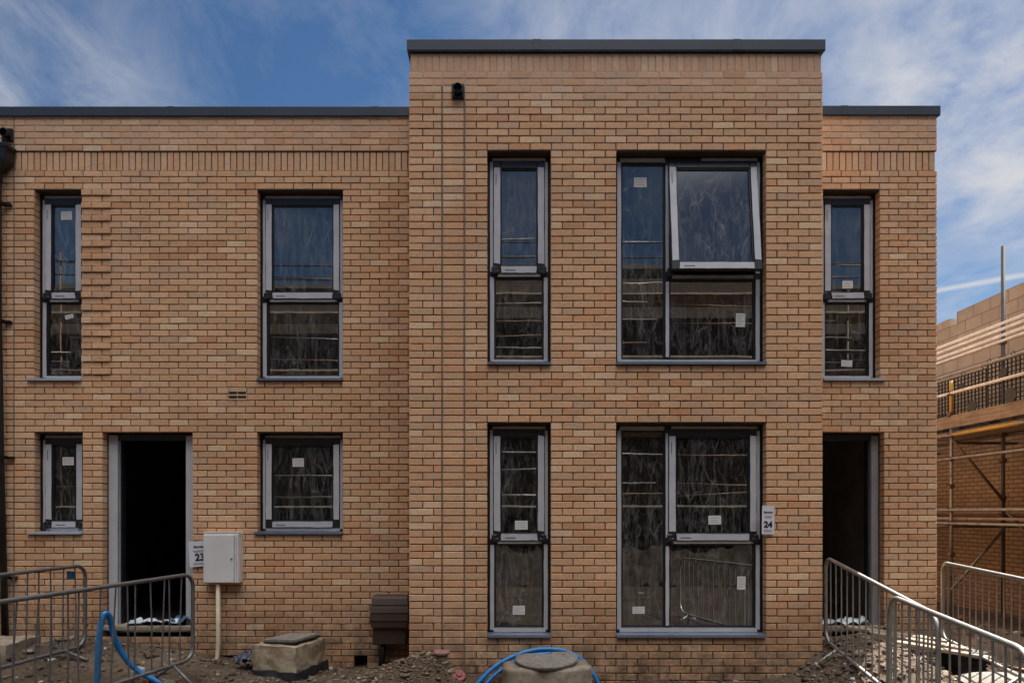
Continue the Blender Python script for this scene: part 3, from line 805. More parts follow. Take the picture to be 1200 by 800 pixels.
def window(house, op, yface, transom=None, mull=None, tilt=0.0, left_fixed=True, stickers=(), sill='dark', sill_over=(0.0, 0.0), single=False):
    x0, x1, k0, k1 = op; z0, z1 = k0 * C, k1 * C
    y = yface + REC                              # face of the outer frame
    fx0, fx1, fz0, fz1 = x0 + 0.022, x1 - 0.022, z0 + 0.034, z1 - 0.020
    w = 0.056
    mb = MB(); members(mb, fx0, fx1, fz0, fz1, y, y + 0.07, w)
    # fixings behind: black membrane round the reveal
    mb.box(x0 - 0.004, fx0 - .0005, y + 0.012, y + 0.06, z0 + 0.03, z1 + .002); mb.box(fx1 + .0005, x1 + 0.004, y + 0.012, y + 0.06, z0 + 0.03, z1 + .002)
    mb.box(fx0, fx1, y + 0.012, y + 0.06, fz1 + .0005, z1 + 0.003)
    if mull is not None: mb.cbox(mull - .026, mull + .026, y + .001, y + .07, fz0 + w - .001, fz1 - w + .001, .004)
    tx0 = fx0 + w if mull is None else mull + .026
    if transom is not None: mb.cbox(tx0 - .001, fx1 - w + .001, y + .0012, y + .07, transom - .026, transom + .026, .004)
    win = mb.build('window', M['frame'], house, ((x0 + x1) / 2, y, z0))
    lp = MB(); lp.box(x0 + .002, x1 - .002, yface + .012, y + .004, z1 - .009, z1 - .002); lp.build('lintel_plate', M['lintel'], win)  # dark lintel plate added under the head, soffit shade put into its colour
    # tape on the outer frame
    mb = Strips(win)
    segs = [fz0] + ([transom] if transom is not None else []) + [fz1]
    def stile(xa, xb, brk):
        zz = [fz0 + .03] + ([brk] if brk is not None else []) + [fz1 - .055]
        for i in range(len(zz) - 1):
            strip(mb, xa, xb, zz[i] + (.035 if i else 0), zz[i + 1] - (.03 if i < len(zz) - 2 else 0), y)
    stile(fx0 + .006, fx0 + w - .008, transom if mull is None else None)
    stile(fx1 - w + .008, fx1 - .006, transom)
    strip(mb, fx0 + .035, fx1 - .035, fz0 + .005, fz0 + w - .008, y - .0005)
    if mull is None: strip(mb, fx0 + .03, fx1 - .03, fz1 - w + .012, fz1 - .006, y - .0005, .004, 1)
    else:
        strip(mb, fx0 + .035, mull - .03, fz1 - w + .008, fz1 - .006, y - .0005, .004, 1)
        strip(mb, mull + .04 + (0.32 if tilt else 0), fx1 - .03, fz1 - w + .012, fz1 - .006, y - .0005, .004, 1)
        strip(mb, mull - .018, mull + .018, fz0 + w + .02, (transom - .05) if transom else fz1 - .08, y)
        if transom: strip(mb, mull - .018, mull + .018, transom + .05, fz1 - .08, y)
    if transom is not None: strip(mb, tx0 + .03, fx1 - w - .02, transom - .018, transom + .017, y - .001, .004, 1)
    mb.flush()
    # fixed lights
    def fixed(xa, xb, za, zb):
        m2 = MB(); bw = .012
        m2.box(xa - .001, xa + bw, y + .016, y + .06, za, zb); m2.box(xb - bw, xb + .001, y + .016, y + .06, za, zb)
        m2.box(xa + bw, xb - bw, y + .0162, y + .06, za - .001, za + bw); m2.box(xa + bw, xb - bw, y + .0162, y + .06, zb - bw, zb + .001)
        m2.build('glazing_bead', M['frame'], win)
        pane(win, xa + bw - .004, xb - bw + .004, za + bw - .004, zb - bw + .004, y + .036)
    if mull is not None:
        fixed(fx0 + w, mull - .026, fz0 + w, fz1 - w)
    if transom is not None:
        fixed(tx0, fx1 - w, fz0 + w, transom - .026)
        sz0 = transom + .012
    else:
        sz0 = fz0 + w - .014
    mt = sash_piece(win, tx0 - .018, fx1 - w + .018, sz0, fz1 - w + .018, y - .016, angle=tilt)
    if tilt:                                                     # hinged arm and bare timber-coloured gasket under the open sash
        m2 = MB(); m2.tube([(fx1 - w - .01, y - .005, transom + .05), (fx1 - w - .02, y - .085, transom + .06)], .007, 6)
        m2.build('stay_arm', M['frame'], win)
    # bare black corner pieces, slightly lumpy, where the tape stops
    class Corner(Strips):
        def flush(self):
            if self.v: self.build('corner_block', M['frame'], self.par)
            self.v, self.f, self.m = [], [], []
    m2 = Corner(win)
    if transom is not None or single:
        zc = sz0 + .042
        for sx in (tx0 - .004, fx1 - w + .004):
            if tilt and sx > tx0: continue
            sg = 1 if sx < (tx0 + fx1) / 2 else -1
            m2.cbox(sx - .03, sx + .03, y - .034, y - .012, zc - .055, zc + .03, .010)
            m2.hold = True; m2.cbox(sx + sg * .02 - .028, sx + sg * .02 + .028, y - .036, y - .010, zc - .045, zc - .012, .008); m2.hold = False
    m2.cbox(fx0 + .004, fx0 + .034, y - .006, y + .004, fz1 - .045, fz1 - .004, .003)
    m2.cbox(fx1 - .034, fx1 - .004, y - .006, y + .004, fz1 - .045, fz1 - .004, .003)
    m2.cbox(fx0 + .004, fx0 + .030, y - .006, y + .004, fz0 + .004, fz0 + .032, .003)
    m2.cbox(fx1 - .030, fx1 - .004, y - .006, y + .004, fz0 + .004, fz0 + .032, .003)
    m2.flush()
    # sill
    m2 = MB()
    sx0, sx1 = x0 - sill_over[0], x1 + sill_over[1]
    v = [(sx0, yface - .030, z0 + .004), (sx1, yface - .030, z0 + .004), (sx1, y + .02, z0 + .006), (sx0, y + .02, z0 + .006),
         (sx0, yface - .030, z0 + .030), (sx1, yface - .030, z0 + .030), (sx1, y + .02, z0 + .036), (sx0, y + .02, z0 + .036)]
    if sill_over[0] == 0: 
        for q in (0, 3, 4, 7): v[q] = (v[q][0] + .003, v[q][1], v[q][2])
    if sill_over[1] == 0:
        for q in (1, 2, 5, 6): v[q] = (v[q][0] - .003, v[q][1], v[q][2])
    m2.add(v, [(3, 2, 1, 0), (4, 5, 6, 7), (0, 1, 5, 4), (1, 2, 6, 5), (2, 3, 7, 6), (3, 0, 4, 7)])
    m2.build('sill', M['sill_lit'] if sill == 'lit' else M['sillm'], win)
    for (sx, sz, sw, sh, kind, tl) in stickers:
        yy = y + (.015 if kind == 'sash' else .035)
        if kind == 'open': yy = y - .04
        sticker(win, sx, sz, sw, sh, yy, tl)
    return win

SBr, SWr = F / (YB + REC), F / (YW + REC)
bx = lambda px: (px - 600) / SBr
bz = lambda py: EYE + (600 - py) / SBr
wx = lambda px: (px - 600) / SWr
wz = lambda py: EYE + (600 - py) / SWr
T_UP, T_LO = 4.283, 1.445
window(h24, B_US, YB, T_UP)
window(h24, B_UB, YB, T_UP - .02, bx(782), tilt=-7.5, stickers=[(bx(751), bz(212), .135, .105, 'fix', 0), (bx(869), bz(374), .10, .145, 'fix', 1)])
window(h24, B_LS, YB, T_LO, stickers=[(bx(611), bz(615), .135, .095, 'sash', 0), (bx(608), bz(715), .130, .095, 'fix', 1)])
window(h24, B_LB, YB, T_LO, bx(782), stickers=[(bx(749), bz(715), .13, .075, 'fix', 0), (bx(838), bz(609), .135, .095, 'sash', -1), (bx(870), bz(683), .09, .14, 'fix', 1)])
window(h23, W_UL, YW, T_UP, sill='lit', sill_over=(0.07, 0.0), stickers=[(wx(77), wz(252), .13, .10, 'sash', -2), (wx(79), wz(370), .10, .05, 'fix', -14)])
window(h23, W_UR, YW, T_UP)
window(h23, W_LL, YW, None, sill='lit', sill_over=(0.07, 0.0), single=True, stickers=[(wx(79), wz(540), .135, .095, 'sash', 0)])
window(h23, W_LR, YW, None, sill_over=(0.03, 0.0), stickers=[(wx(349), wz(541.5), .135, .10, 'sash', -1)])
window(h24, W_R, YW, T_UP, sill='lit', sill_over=(0.0, 0.05), stickers=[(wx(994), wz(333), .125, .09, 'sash', 0), (wx(994), wz(425), .13, .075, 'fix', 2)])

# --- doorways without doors
def doorway(h, op, yface, side):
    x0, x1, k0, k1 = op; z0, z1 = k0 * C, k1 * C; y = yface + REC - 0.01
    mb = MB()
    w = .115 if side == 'l' else .09
    xa, xb = x0 + .012, x1 - .012
    mb.cbox(xa, xa + w, y, y + .13, z0 + .06, z1 - .015, .005); mb.cbox(xb - w, xb, y, y + .13, z0 + .06, z1 - .015, .005)
    mb.cbox(xa + w - .001, xb - w + .001, y + .002, y + .13, z1 - .085, z1 - .015, .005)
    # rebate step
    mb.box(xa + w - .001, xa + w + .018, y + .05, y + .13, z0 + .06, z1 - .085); mb.box(xb - w - .018, xb - w + .001, y + .05, y + .13, z0 + .06, z1 - .085)
    fr = mb.build('door_frame', M['frame'], h, ((x0 + x1) / 2, y, z0))
    mb = MB()
    for (a, b2) in ((xa + .004, xa + w - .004), (xb - w + .004, xb - .004)):
        strip(mb, a, b2, z0 + .09, z1 - .03, y, .004)
    mb.box(xa + w - .0005, xa + w + .003, y + .006, y + .048, z0 + .09, z1 - .09); mb.box(xb - w - .003, xb - w + .0005, y + .006, y + .048, z0 + .09, z1 - .09)
    mb.build('protective_tape', M['tape'] if side == 'l' else M['jamb'], fr)
    mb = MB(); mb.cbox(x0 + .005, x1 - .005, yface - .02, y + .16, z0 + .075, z0 + .125, .006)
    mb.build('threshold', M['conc'], h)
doorway(h23, D_L, YW, 'l')
doorway(h24, D_R, YW, 'r')

# ================================================================== GROUND
def gh(x, y):
    g = lambda cx, cy, h, sx, sy: h * math.exp(-((x - cx) / sx) ** 2 / 2 - ((y - cy) / sy) ** 2 / 2)
    z = 0.0
    z += g(-4.7, 7.75, 0.27, 0.95, 0.65)
    z += g(-6.5, 7.6, 0.16, 0.9, 0.8)
    z += g(-0.86, 7.0, 0.27, 0.17, 0.15) + g(-1.22, 6.93, 0.15, 0.2, 0.16) + g(-1.5, 6.7, 0.10, 0.5, 0.3)
    z += g(-0.45, 7.05, 0.10, 0.25, 0.15)
    sx = 0.40 if x < 3.62 else 0.50
    z += g(3.62, 7.0, 0.46, sx, 0.75)
    z += g(4.4, 8.1, 0.16, 0.7, 0.5)
    z += g(6.3, 8.5, 0.12, 0.9, 0.9)
    z -= g(-2.0, 7.95, 0.06, 0.9, 0.25)
    near = 1.0 if (-8 < x < 9 and 3 < y < 14) else 0.3
    n = mnoise.noise(Vector((x * 0.9, y * 0.9, 3.1))) * 0.05 + mnoise.noise(Vector((x * 3.3, y * 3.3, 7.7))) * 0.042
    n += mnoise.noise(Vector((x * 9.0, y * 9.0, 1.7))) * 0.026 + mnoise.noise(Vector((x * 24, y * 24, 4.2))) * 0.013
    return z + n * near - 0.02

def axis_steps(lo, hi, fine0, fine1, st, grow=1.35):
    a = [fine0]; s = st
    while a[0] > lo: s *= grow; a.insert(0, a[0] - s)
    n = int((fine1 - fine0) / st)
    b2 = [fine0 + i * st for i in range(1, n + 1)]; s = st
    while b2[-1] < hi: s *= grow; b2.append(b2[-1] + s)
    return a + b2
xs = axis_steps(-160, 160, -6.8, 7.4, 0.04); ys = axis_steps(-160, 160, 5.2, 8.9, 0.04)
mb = MB()
nx = len(xs)
vs = [(x, y, gh(x, y) if -20 < x < 20 and -20 < y < 20 else 0.0) for y in ys for x in xs]
fs = [(j * nx + i, j * nx + i + 1, (j + 1) * nx + i + 1, (j + 1) * nx + i) for j in range(len(ys) - 1) for i in range(nx - 1)]
mb.add(vs, fs)
g = structure(mb.build('ground', M['ground'], None, smooth=True))

# rubble: loose stones and bits nobody could count
ICO_V = []
_bm = bmesh.new(); bmesh.ops.create_icosphere(_bm, subdivisions=1, radius=1.0)
ICO_V = [v.co.copy() for v in _bm.verts]; ICO_F = [tuple(v.index for v in f.verts) for f in _bm.faces]; _bm.free()
def rock(mb, p, s, flat=0.7):
    q = Matrix.Rotation(random.uniform(0, 6.28), 4, 'Z') @ Matrix.Rotation(random.uniform(-.6, .6), 4, 'X')
    sc = Vector((random.uniform(.7, 1.4), random.uniform(.6, 1.1), random.uniform(.4, 1.0) * flat)) * s
    vs = []
    for v in ICO_V:
        k = random.uniform(.72, 1.2)
        vs.append(Vector(p) + q @ Vector((v.x * sc.x * k, v.y * sc.y * k, v.z * sc.z * k)))
    mb.add(vs, ICO_F)
def scatter(mb, n, rx, ry, smin, smax, dens=None):
    c = 0
    while c < n:
        x, y = random.uniform(*rx), random.uniform(*ry)
        if y > YB - 0.02 and BX0 - .02 < x < BX1 + .02: continue
        if y > YW - 0.02 and x < WX1: continue
        if dens and random.random() > dens(x, y): continue
        s = smin * (smax / smin) ** (random.random() ** 2.2)
        rock(mb, (x, y, gh(x, y) + s * random.uniform(-.1, .35)), s); c += 1
mb = MB()
pile = lambda x, y: 1.0 if gh(x, y) > 0.07 else 0.25
scatter(mb, 2600, (2.7, 4.95), (6.2, 8.0), .008, .045, pile)
scatter(mb, 1500, (-6.2, -2.9), (6.3, 8.0), .007, .036)
scatter(mb, 1300, (-3.0, -1.0), (6.6, 8.0), .007, .045)
scatter(mb, 120, (-6.2, -1.2), (6.5, 7.9), .03, .075)
scatter(mb, 500, (-1.1, 2.8), (6.7, 7.15), .007, .03)
scatter(mb, 900, (4.9, 8.0), (6.5, 11.5), .012, .07)
scatter(mb, 1700, (-4.5, 7.0), (-1.0, 5.5), .02, .16)
scatter(mb, 500, (-6, 8), (-3.4, -.9), .04, .22)
tag(mb.build('rubble', M['rubble'], None), 'loose stones and broken bits strewn over the bare earth', 'rubble', kind='stuff')
mb = MB()
hp = lambda x, y: max(0.0, min(1.0, (gh(x, y) - 0.03) / 0.15))
scatter(mb, 2300, (-1.65, -0.5), (6.55, 7.15), .003, .022, hp)
scatter(mb, 60, (-1.65, -0.5), (6.55, 7.15), .025, .055, hp)
tag(mb.build('mortar_debris', M['spill'], None), 'pale crumbled mortar heaped against the left foot of the bay', 'debris', kind='stuff')

rd = MB(); rd.cbox(-60, 60, -3.6, 4.4, -.3, .075, .02); structure(rd.build('site_road', concrete_mat('haul_road', (0.048, 0.036, 0.027), 2.5), None))
M['heap'] = concrete_mat('dark_spoil', (0.032, 0.024, 0.018), 2.2)
# spoil heap along the far side of the road, behind the camera (seen in the lower panes)
mb = MB(); vs = []; NX, NY = 420, 60
for j in range(NY + 1):
    for i in range(NX + 1):
        x = -14 + 28 * i / NX; t = j / NY; y = -3.7 + 2.9 * t
        h = math.sin(math.pi * t) ** .8 * (.75 + .45 * mnoise.noise(Vector((x * .5, 2, 1))))
        h += mnoise.noise(Vector((x * 1.6, y * 1.6, 5))) * .30 + mnoise.noise(Vector((x * 4.5, y * 4.5, 9))) * .16 + mnoise.noise(Vector((x * 11, y * 11, 2))) * .06
        vs.append((x, y, max(.02, h) + .04))
mb.add(vs, [(j * (NX + 1) + i, j * (NX + 1) + i + 1, (j + 1) * (NX + 1) + i + 1, (j + 1) * (NX + 1) + i) for j in range(NY) for i in range(NX)])
structure(mb.build('spoil_heap_ground', M['heap'], None, smooth=True))
# ================================================================== BARRIERS
def rounded_loop(w, z0, z1, r, n=6):
    pts = []
    for (cx, cz, a0) in ((w - r, z1 - r, 0), (r, z1 - r, 90), (r, z0 + r, 180), (w - r, z0 + r, 270)):
        for i in range(n + 1):
            a = R(a0 + 90 * i / n); pts.append((cx + r * math.cos(a), cz + r * math.sin(a)))
    return pts
def barrier(p0, p1, z0, z1, label, mat='galv', nb=14, bent=0.0, tagpos=None, tagside=0, H=0.88, rad=0.13):
    """crowd barrier from p0 to p1 (ground plan), top rail at z0 -> z1"""
    P0, P1 = Vector((*p0, z0)), Vector((*p1, z1)); d = P1 - P0; L = math.hypot(d.x, d.y)
    ux = Vector((d.x / L, d.y / L, d.z / L))
    nrm = Vector((-d.y, d.x, 0)).normalized()
    at = lambda s, z: P0 + ux * s + Vector((0, 0, z - 1.08))        # z = 1.08 is the top rail
    zt, zb = 1.08, 1.08 - H
    mid = at(L / 2, 0.0)
    root = empty('crowd_barrier', mid)
    tag(root, label, 'barrier', 'galvanised crowd barriers round the house fronts')
    mb = MB()
    mb.tube([at(s, z) for s, z in rounded_loop(L, zb, zt, rad)], 0.0195, 12, closed=True)
    fr = mb.build('frame', M[mat], root, smooth=True)
    for i in range(nb):
        s = L * (i + 1) / (nb + 1)
        j0, j1 = random.uniform(-bent, bent), random.uniform(-bent, bent)
        mb = MB(); m_ = at(s + (j0 + j1) / 2, (zt + zb) / 2) + nrm * random.uniform(-bent, bent) * .4
        mb.tube([at(s + j0, zb), m_, at(s + j1, zt)], 0.0075, 8, cap=False)
        mb.build('bar', M[mat], root, smooth=True)
    for s in (0.30, L - 0.30):
        mb = MB()
        for sg in (1, -1):
            a = at(s, zb); b2 = a + nrm * sg * 0.27; b2.z = gh(b2.x, b2.y) + 0.012
            b2.z = min(b2.z, a.z - .02)
            mb.tube([a, a.lerp(b2, .5), b2], 0.016, 8)
        mb.build('foot', M[mat], root, smooth=True)
    for zz in (0.80, 0.40):                                        # interlock hooks and eyes
        mb = MB(); a = at(L, zz)
        mb.tube([a, a + ux * .035, a + ux * .04 + Vector((0, 0, .025)), a + ux * .02 + Vector((0, 0, .03))], 0.006, 6)
        mb.build('hook', M[mat], root)
    if tagpos is not None:
        mb = MB(); c = at(tagpos, zt - .085); 
        e = nrm * (0.012 if tagside else -0.012)
        for sgn in (1,):
            q = [c + e + ux * -.055 + Vector((0, 0, -.045)), c + e + ux * .05 + Vector((0, 0, -.05)), c + e + ux * .055 + Vector((0, 0, .03)), c + e + ux * -.05 + Vector((0, 0, .045))]
            q2 = [p + e * .3 for p in q]
            mb.add(q + q2, [(0, 1, 2, 3), (7, 6, 5, 4), (0, 4, 5, 1), (1, 5, 6, 2), (2, 6, 7, 3), (3, 7, 4, 0)])
        mb.build('plastic_tag', M['bluetag'], root)
    return root
barrier((-4.98, 5.35), (-4.72, 7.55), 1.16, 1.175, 'dull steel crowd barrier behind the other one at left, a blue tag on it', 'galvd', 13, 0.02, 2.02, 1)
barrier((-3.80, 4.85), (-3.32, 7.10), 1.10, 1.12, 'dull steel crowd barrier with bent bars standing before the open doorway of plot 23', 'galvd', 14, 0.05)
barrier((3.215, 5.15), (3.345, 7.28), 0.975, 1.283, 'steel crowd barrier sloping up over the rubble to the right corner of the bay', 'galv', 15, 0.006)
barrier((2.72, 3.55), (3.21, 5.80), 1.02, 1.055, 'steel crowd barrier nearest the camera at right, its rounded end by the path', 'galv', 14, 0.008, None, 0, .88, .19)
barrier((4.50, 5.85), (5.06, 8.02), 1.16, 1.172, 'steel crowd barrier past the end of the terrace in front of the scaffolding', 'galv', 13, 0.006)

# ================================================================== THINGS AGAINST THE FRONT
# meter cabinet on the wall
mcx0, mcx1, mcz0, mcz1 = (238 - 600) / 101.2, (284 - 600) / 99.9, EYE + (600 - 683) / 101.2, EYE + (600 - 624) / 101.2
root = empty('meter_cabinet', ((mcx0 + mcx1) / 2, YW, mcz0))
tag(root, 'off-white electricity meter cabinet on the brick wall by the open doorway', 'meter cabinet')
yc = YW - 0.125
mb = MB(); mb.cbox(mcx0, mcx1, yc + .022, YW + .01, mcz0, mcz1, .006)
mb.box(mcx0 - .006, mcx1 + .006, yc + .016, yc + .05, mcz1 - .002, mcz1 + .012)
mb.build('cabinet_body', M['whitepl'], root)
mb = MB(); mb.cbox(mcx0 + .004, mcx1 - .058, yc, yc + .0215, mcz0 + .006, mcz1 - .018, .006)
mb.cbox(mcx1 - .048, mcx1 - .030, yc + .004, yc + .0215, mcz0 + .006, mcz1 - .018, .004); mb.cbox(mcx1 - .026, mcx1 - .003, yc + .002, yc + .0215, mcz0 + .006, mcz1 - .018, .004)
dr = mb.build('cabinet_door', M['whitepl'], root)
mb = MB(); mb.lathe([(.012, 0), (.012, .006), (.007, .008)], (mcx1 - .082, yc + .001, mcz0 + .28), 14, 0, Matrix.Rotation(R(90), 4, 'X'))
mb.build('lock', M['galvd'], dr)
mb = MB(); cx = (251 - 600) / 102.0; cyy = YW - .07
mb.tube([(cx, cyy, mcz0 + .02), (cx, cyy, .25), (cx - .004, cyy - .01, .08), (cx - .03, cyy - .05, -.06)], .026, 14)
mb.build('cable_conduit', M['cream'], root, smooth=True)

# paper plot signs with their numbers
def text_mesh(body, size, mat, parent, origin, bold=0.0, rot=0.0, name='lettering'):
    cu = bpy.data.curves.new(name, 'FONT'); cu.body = body; cu.size = size; cu.offset = bold
    cu.extrude = 0.0006; cu.align_x = 'CENTER'; cu.resolution_u = 3
    to = bpy.data.objects.new('tmp_text', cu); COL.objects.link(to)
    dg = bpy.context.evaluated_depsgraph_get(); dg.update()
    me = bpy.data.meshes.new_from_object(to.evaluated_get(dg))
    bpy.data.objects.remove(to)
    me.materials.clear(); me.materials.append(mat)
    o = bpy.data.objects.new(name, me); COL.objects.link(o)
    mt = Matrix.Rotation(R(rot), 4, 'Y') @ Matrix.Rotation(R(90), 4, 'X')
    me.transform(mt)
    o.parent = parent; o.location = Vector(origin) - WORLD[parent.name]
    return o
def paper_sign(x0, x1, z0, z1, y, num, label, rot=0.0, nsize=0.1, hsize=.03, shift=0.0, curl=0.0):
    cx, cz = (x0 + x1) / 2, (z0 + z1) / 2
    w, h = x1 - x0, z1 - z0
    root = empty('paper_sign', (cx, y, z0)); tag(root, label, 'sign')
    mt = Matrix.Translation((cx, y, cz)) @ Matrix.Rotation(R(rot), 4, 'Y')
    mb = MB(); n = 8; v = []
    for th in (0, .0012):
        for j in range(n + 1):
            for i in range(n + 1):
                u, t = i / n - .5, j / n - .5
                v.append(mt @ Vector((u * w, th - curl * (abs(t) * 2) ** 3 * .5 - curl * max(0, u) ** 2, t * h)))
    m = (n + 1); N2 = m * m; fs = []
    for j in range(n):
        for i in range(n):
            a = j * m + i; fs.append((a, a + 1, a + m + 1, a + m)); fs.append((a + N2, a + m + N2, a + m + 1 + N2, a + 1 + N2))
    mb.add(v, fs); mb.build('paper', M['paper'], root)
    yy = y - .0022 - curl * .15
    def loc(u, t): p = mt @ Vector((u * w, 0, t * h)); return (p.x, yy, p.z)
    text_mesh(num, nsize, M['ink'], root, loc(shift, -.26), .004, rot, 'number')
    text_mesh('Fairview', hsize, M['ink'], root, loc(shift, .235), .0012, rot, 'heading')
    mb = MB()
    for t, hw in ((.13, .32), (.085, .26), (-.36, .34), (-.41, .34)):
        mb.box(w * (shift - hw), w * (shift + hw), yy - y - .0002, yy - y + .0004, t * h - .004, t * h + .003, 0, mt)
    mb.build('small_print', M['inkpale'], root)
paper_sign((893.3 - 600) / 112.3, (907.8 - 600) / 112.3, EYE + (600 - 625.5) / 112.3, EYE + (600 - 592) / 112.3, YB - .020, '24',
           'white paper notice numbered 24 taped beside the large ground floor window', 1.0, .088, .028, .0, .004)
paper_sign((220.8 - 600) / 100.2, (246 - 600) / 100.2, EYE + (600 - 663.5) / 100.2, EYE + (600 - 633.5) / 100.2, YW - .022, '23',
           'white paper notice numbered 23 half hidden behind the meter cabinet', -4.0, .115, .040, -.0, .004)

# gas meter box
root = empty('gas_meter_box', (-1.41, YW - .2, .2)); tag(root, 'dark brown plastic gas meter box on a black pipe in the corner by the bay', 'meter box')
gx0, gx1 = (434.5 - 600) / 102, (478.5 - 600) / 102; yb0 = YW - .22
mb = MB()
mb.cbox(gx0 + .02, gx1 - .03, yb0 + .03, YW - .01, .24, .46, .012); mb.build('box_body', M['brownpl'], root)
prof = [(YW - .012, .80), (yb0 + .085, .795), (yb0 + .05, .77), (yb0 + .012, .66), (yb0 - .005, .60), (yb0 - .012, .52), (yb0 - .008, .445), (YW - .012, .445)]
mb = MB(); n = len(prof)
ins = [0.02, .02, .012, .004, 0, 0, .012, .012]
mb.add([(gx0 + i, p[0], p[1]) for p, i in zip(prof, ins)] + [(gx1 - i, p[0], p[1]) for p, i in zip(prof, ins)],
       [tuple(range(n)), tuple(range(2 * n - 1, n - 1, -1))] + [(k, k + n, (k + 1) % n + n, (k + 1) % n) for k in range(n)])
for zz, yy in ((.70, yb0 + .018), (.615, yb0 - .010), (.53, yb0 - .020)):
    mb.cbox(gx0 + .006, gx1 - .006, yy, yy + .05, zz - .006, zz + .006, .003)
mb.build('lid', M['brownpl'], root, bevel=.006)
mb = MB(); mb.tube([((449 - 600) / 102, YW - .11, .26), ((447 - 600) / 102, YW - .11, .1), ((444 - 600) / 102, YW - .12, -.12)], .034, 12)
mb.build('supply_pipe', M['blackpl'], root, smooth=True)

# concrete chamber with a skewed cover, left of the bay
root = empty('inspection_chamber', (-2.45, 7.62, .05)); tag(root, 'square sandy concrete inspection chamber with a skewed slab on top, left of the bay', 'chamber')
mt = Matrix.Translation((-2.475, 7.60, 0)) @ Matrix.Rotation(R(-15), 4, 'Z')
def rough_box(mb, hx, hy, z0, z1, mt, amp=.008, n=12, mi=0, seed=0.0):
    """box with worn, uneven faces"""
    def side(fn, nu, nv):
        v = []
        for j in range(nv + 1):
            for i in range(nu + 1):
                p = Vector(fn(i / nu, j / nv))
                q = p * 9 + Vector((seed, seed, seed))
                d = Vector((mnoise.noise(q), mnoise.noise(q + Vector((31, 0, 0))), mnoise.noise(q + Vector((0, 47, 0)))))
                d2 = Vector((mnoise.noise(q * 4), mnoise.noise(q * 4 + Vector((13, 0, 0))), mnoise.noise(q * 4 + Vector((0, 17, 0)))))
                v.append(mt @ (p + d * amp + d2 * amp * .5))
        return v, [(j * (nu + 1) + i, j * (nu + 1) + i + 1, (j + 1) * (nu + 1) + i + 1, (j + 1) * (nu + 1) + i) for j in range(nv) for i in range(nu)]
    L = lambda a, b2, t: a + (b2 - a) * t
    for fn in (lambda u, v: (L(-hx, hx, u), -hy, L(z0, z1, v)), lambda u, v: (hx, L(-hy, hy, u), L(z0, z1, v)),
               lambda u, v: (L(hx, -hx, u), hy, L(z0, z1, v)), lambda u, v: (-hx, L(hy, -hy, u), L(z0, z1, v)),
               lambda u, v: (L(-hx, hx, u), L(-hy, hy, v), z1), lambda u, v: (L(-hx, hx, u), L(hy, -hy, v), z0)):
        v, f = side(fn, n, n); mb.add(v, f, mi)
mb = MB(); rough_box(mb, .265, .30, .035, .325, mt, .010, 26); mb.build('chamber_ring', M['concy'], root, smooth=True)
mb = MB(); rough_box(mb, .285, .33, -.30, .065, mt, .022, 16, seed=5); mb.build('membrane_wrap', M['mem'], root, smooth=True)
mb = MB(); mt2 = Matrix.Translation((-2.44, 7.62, 0)) @ Matrix.Rotation(R(-20), 4, 'Z') @ Matrix.Rotation(R(-3), 4, 'Y')
mb.box(-.21, .21, -.22, .22, .332, .351, 1, mt2); rough_box(mb, .205, .215, .352, .378, mt2, .004, 8, seed=2)
mb.build('cover_slab', [M['concd'], M['dpc']], root)

# round cover in front of the bay
root = empty('manhole', (.34, 6.87, 0)); tag(root, 'concrete manhole with a tilted round cover standing below the tall ground floor window', 'manhole')
mb = MB()
prof = []
n = 40
def sup(a, rx, ry, e=4.0):
    c, s = math.cos(a), math.sin(a)
    k = (abs(c) ** e + abs(s) ** e) ** (-1 / e); return c * k * rx, s * k * ry
vs, fs = [], []
lev = [(-.2, 1.0), (.0, 1.0), (.06, 1.0), (.12, 1.0), (.17, .995), (.21, .985), (.235, .96), (.243, .88), (.243, .75), (.240, .2)]
for li, (z, k) in enumerate(lev):
    for i in range(n):
        a = 2 * math.pi * i / n; x, y = sup(a, .44 * k, .27 * k)
        p = Vector((.345 + x, 6.86 + y, z)); d = mnoise.noise(p * 11) * .028 + mnoise.noise(p * 28) * .014
        vs.append(p + Vector((x, y, .2)).normalized() * d)
for li in range(len(lev) - 1):
    for i in range(n): fs.append((li * n + i, li * n + (i + 1) % n, (li + 1) * n + (i + 1) % n, (li + 1) * n + i))
fs.append(tuple((len(lev) - 1) * n + i for i in range(n)))
mb.add(vs, fs); mb.build('chamber_ring', M['conc'], root, smooth=True)
mb = MB(); mt = Matrix.Rotation(R(5.5), 4, 'X') @ Matrix.Rotation(R(-1.5), 4, 'Y')
mb.lathe([(.27, -.035), (.305, -.03), (.312, -.012), (.312, .0), (.300, .008), (.285, .008), (.278, .002), (.02, .004)], (.345, 6.87, .298), 48, 0, mt)
mb.lathe([(.26, -.055), (.268, -.05), (.268, -.036), (.26, -.035)], (.345, 6.87, .298), 40, 1, mt)
cv = mb.build('round_cover', [M['concd'], M['dpc']], root, smooth=False)

# blue pipes
def smooth_path(pts, n=8):
    pts = [Vector(p) for p in pts]; out = []
    P = [2 * pts[0] - pts[1]] + pts + [2 * pts[-1] - pts[-2]]
    for i in range(1, len(P) - 2):
        for k in range(n):
            t = k / n; a, b2, c, d = P[i - 1], P[i], P[i + 1], P[i + 2]
            out.append(.5 * ((2 * b2) + (-a + c) * t + (2 * a - 5 * b2 + 4 * c - d) * t * t + (-a + 3 * b2 - 3 * c + d) * t ** 3))
    out.append(pts[-1]); return out
def ray(px, py, y): return Vector(((px - 600) / F * y, y, EYE + (600 - py) / F * y))
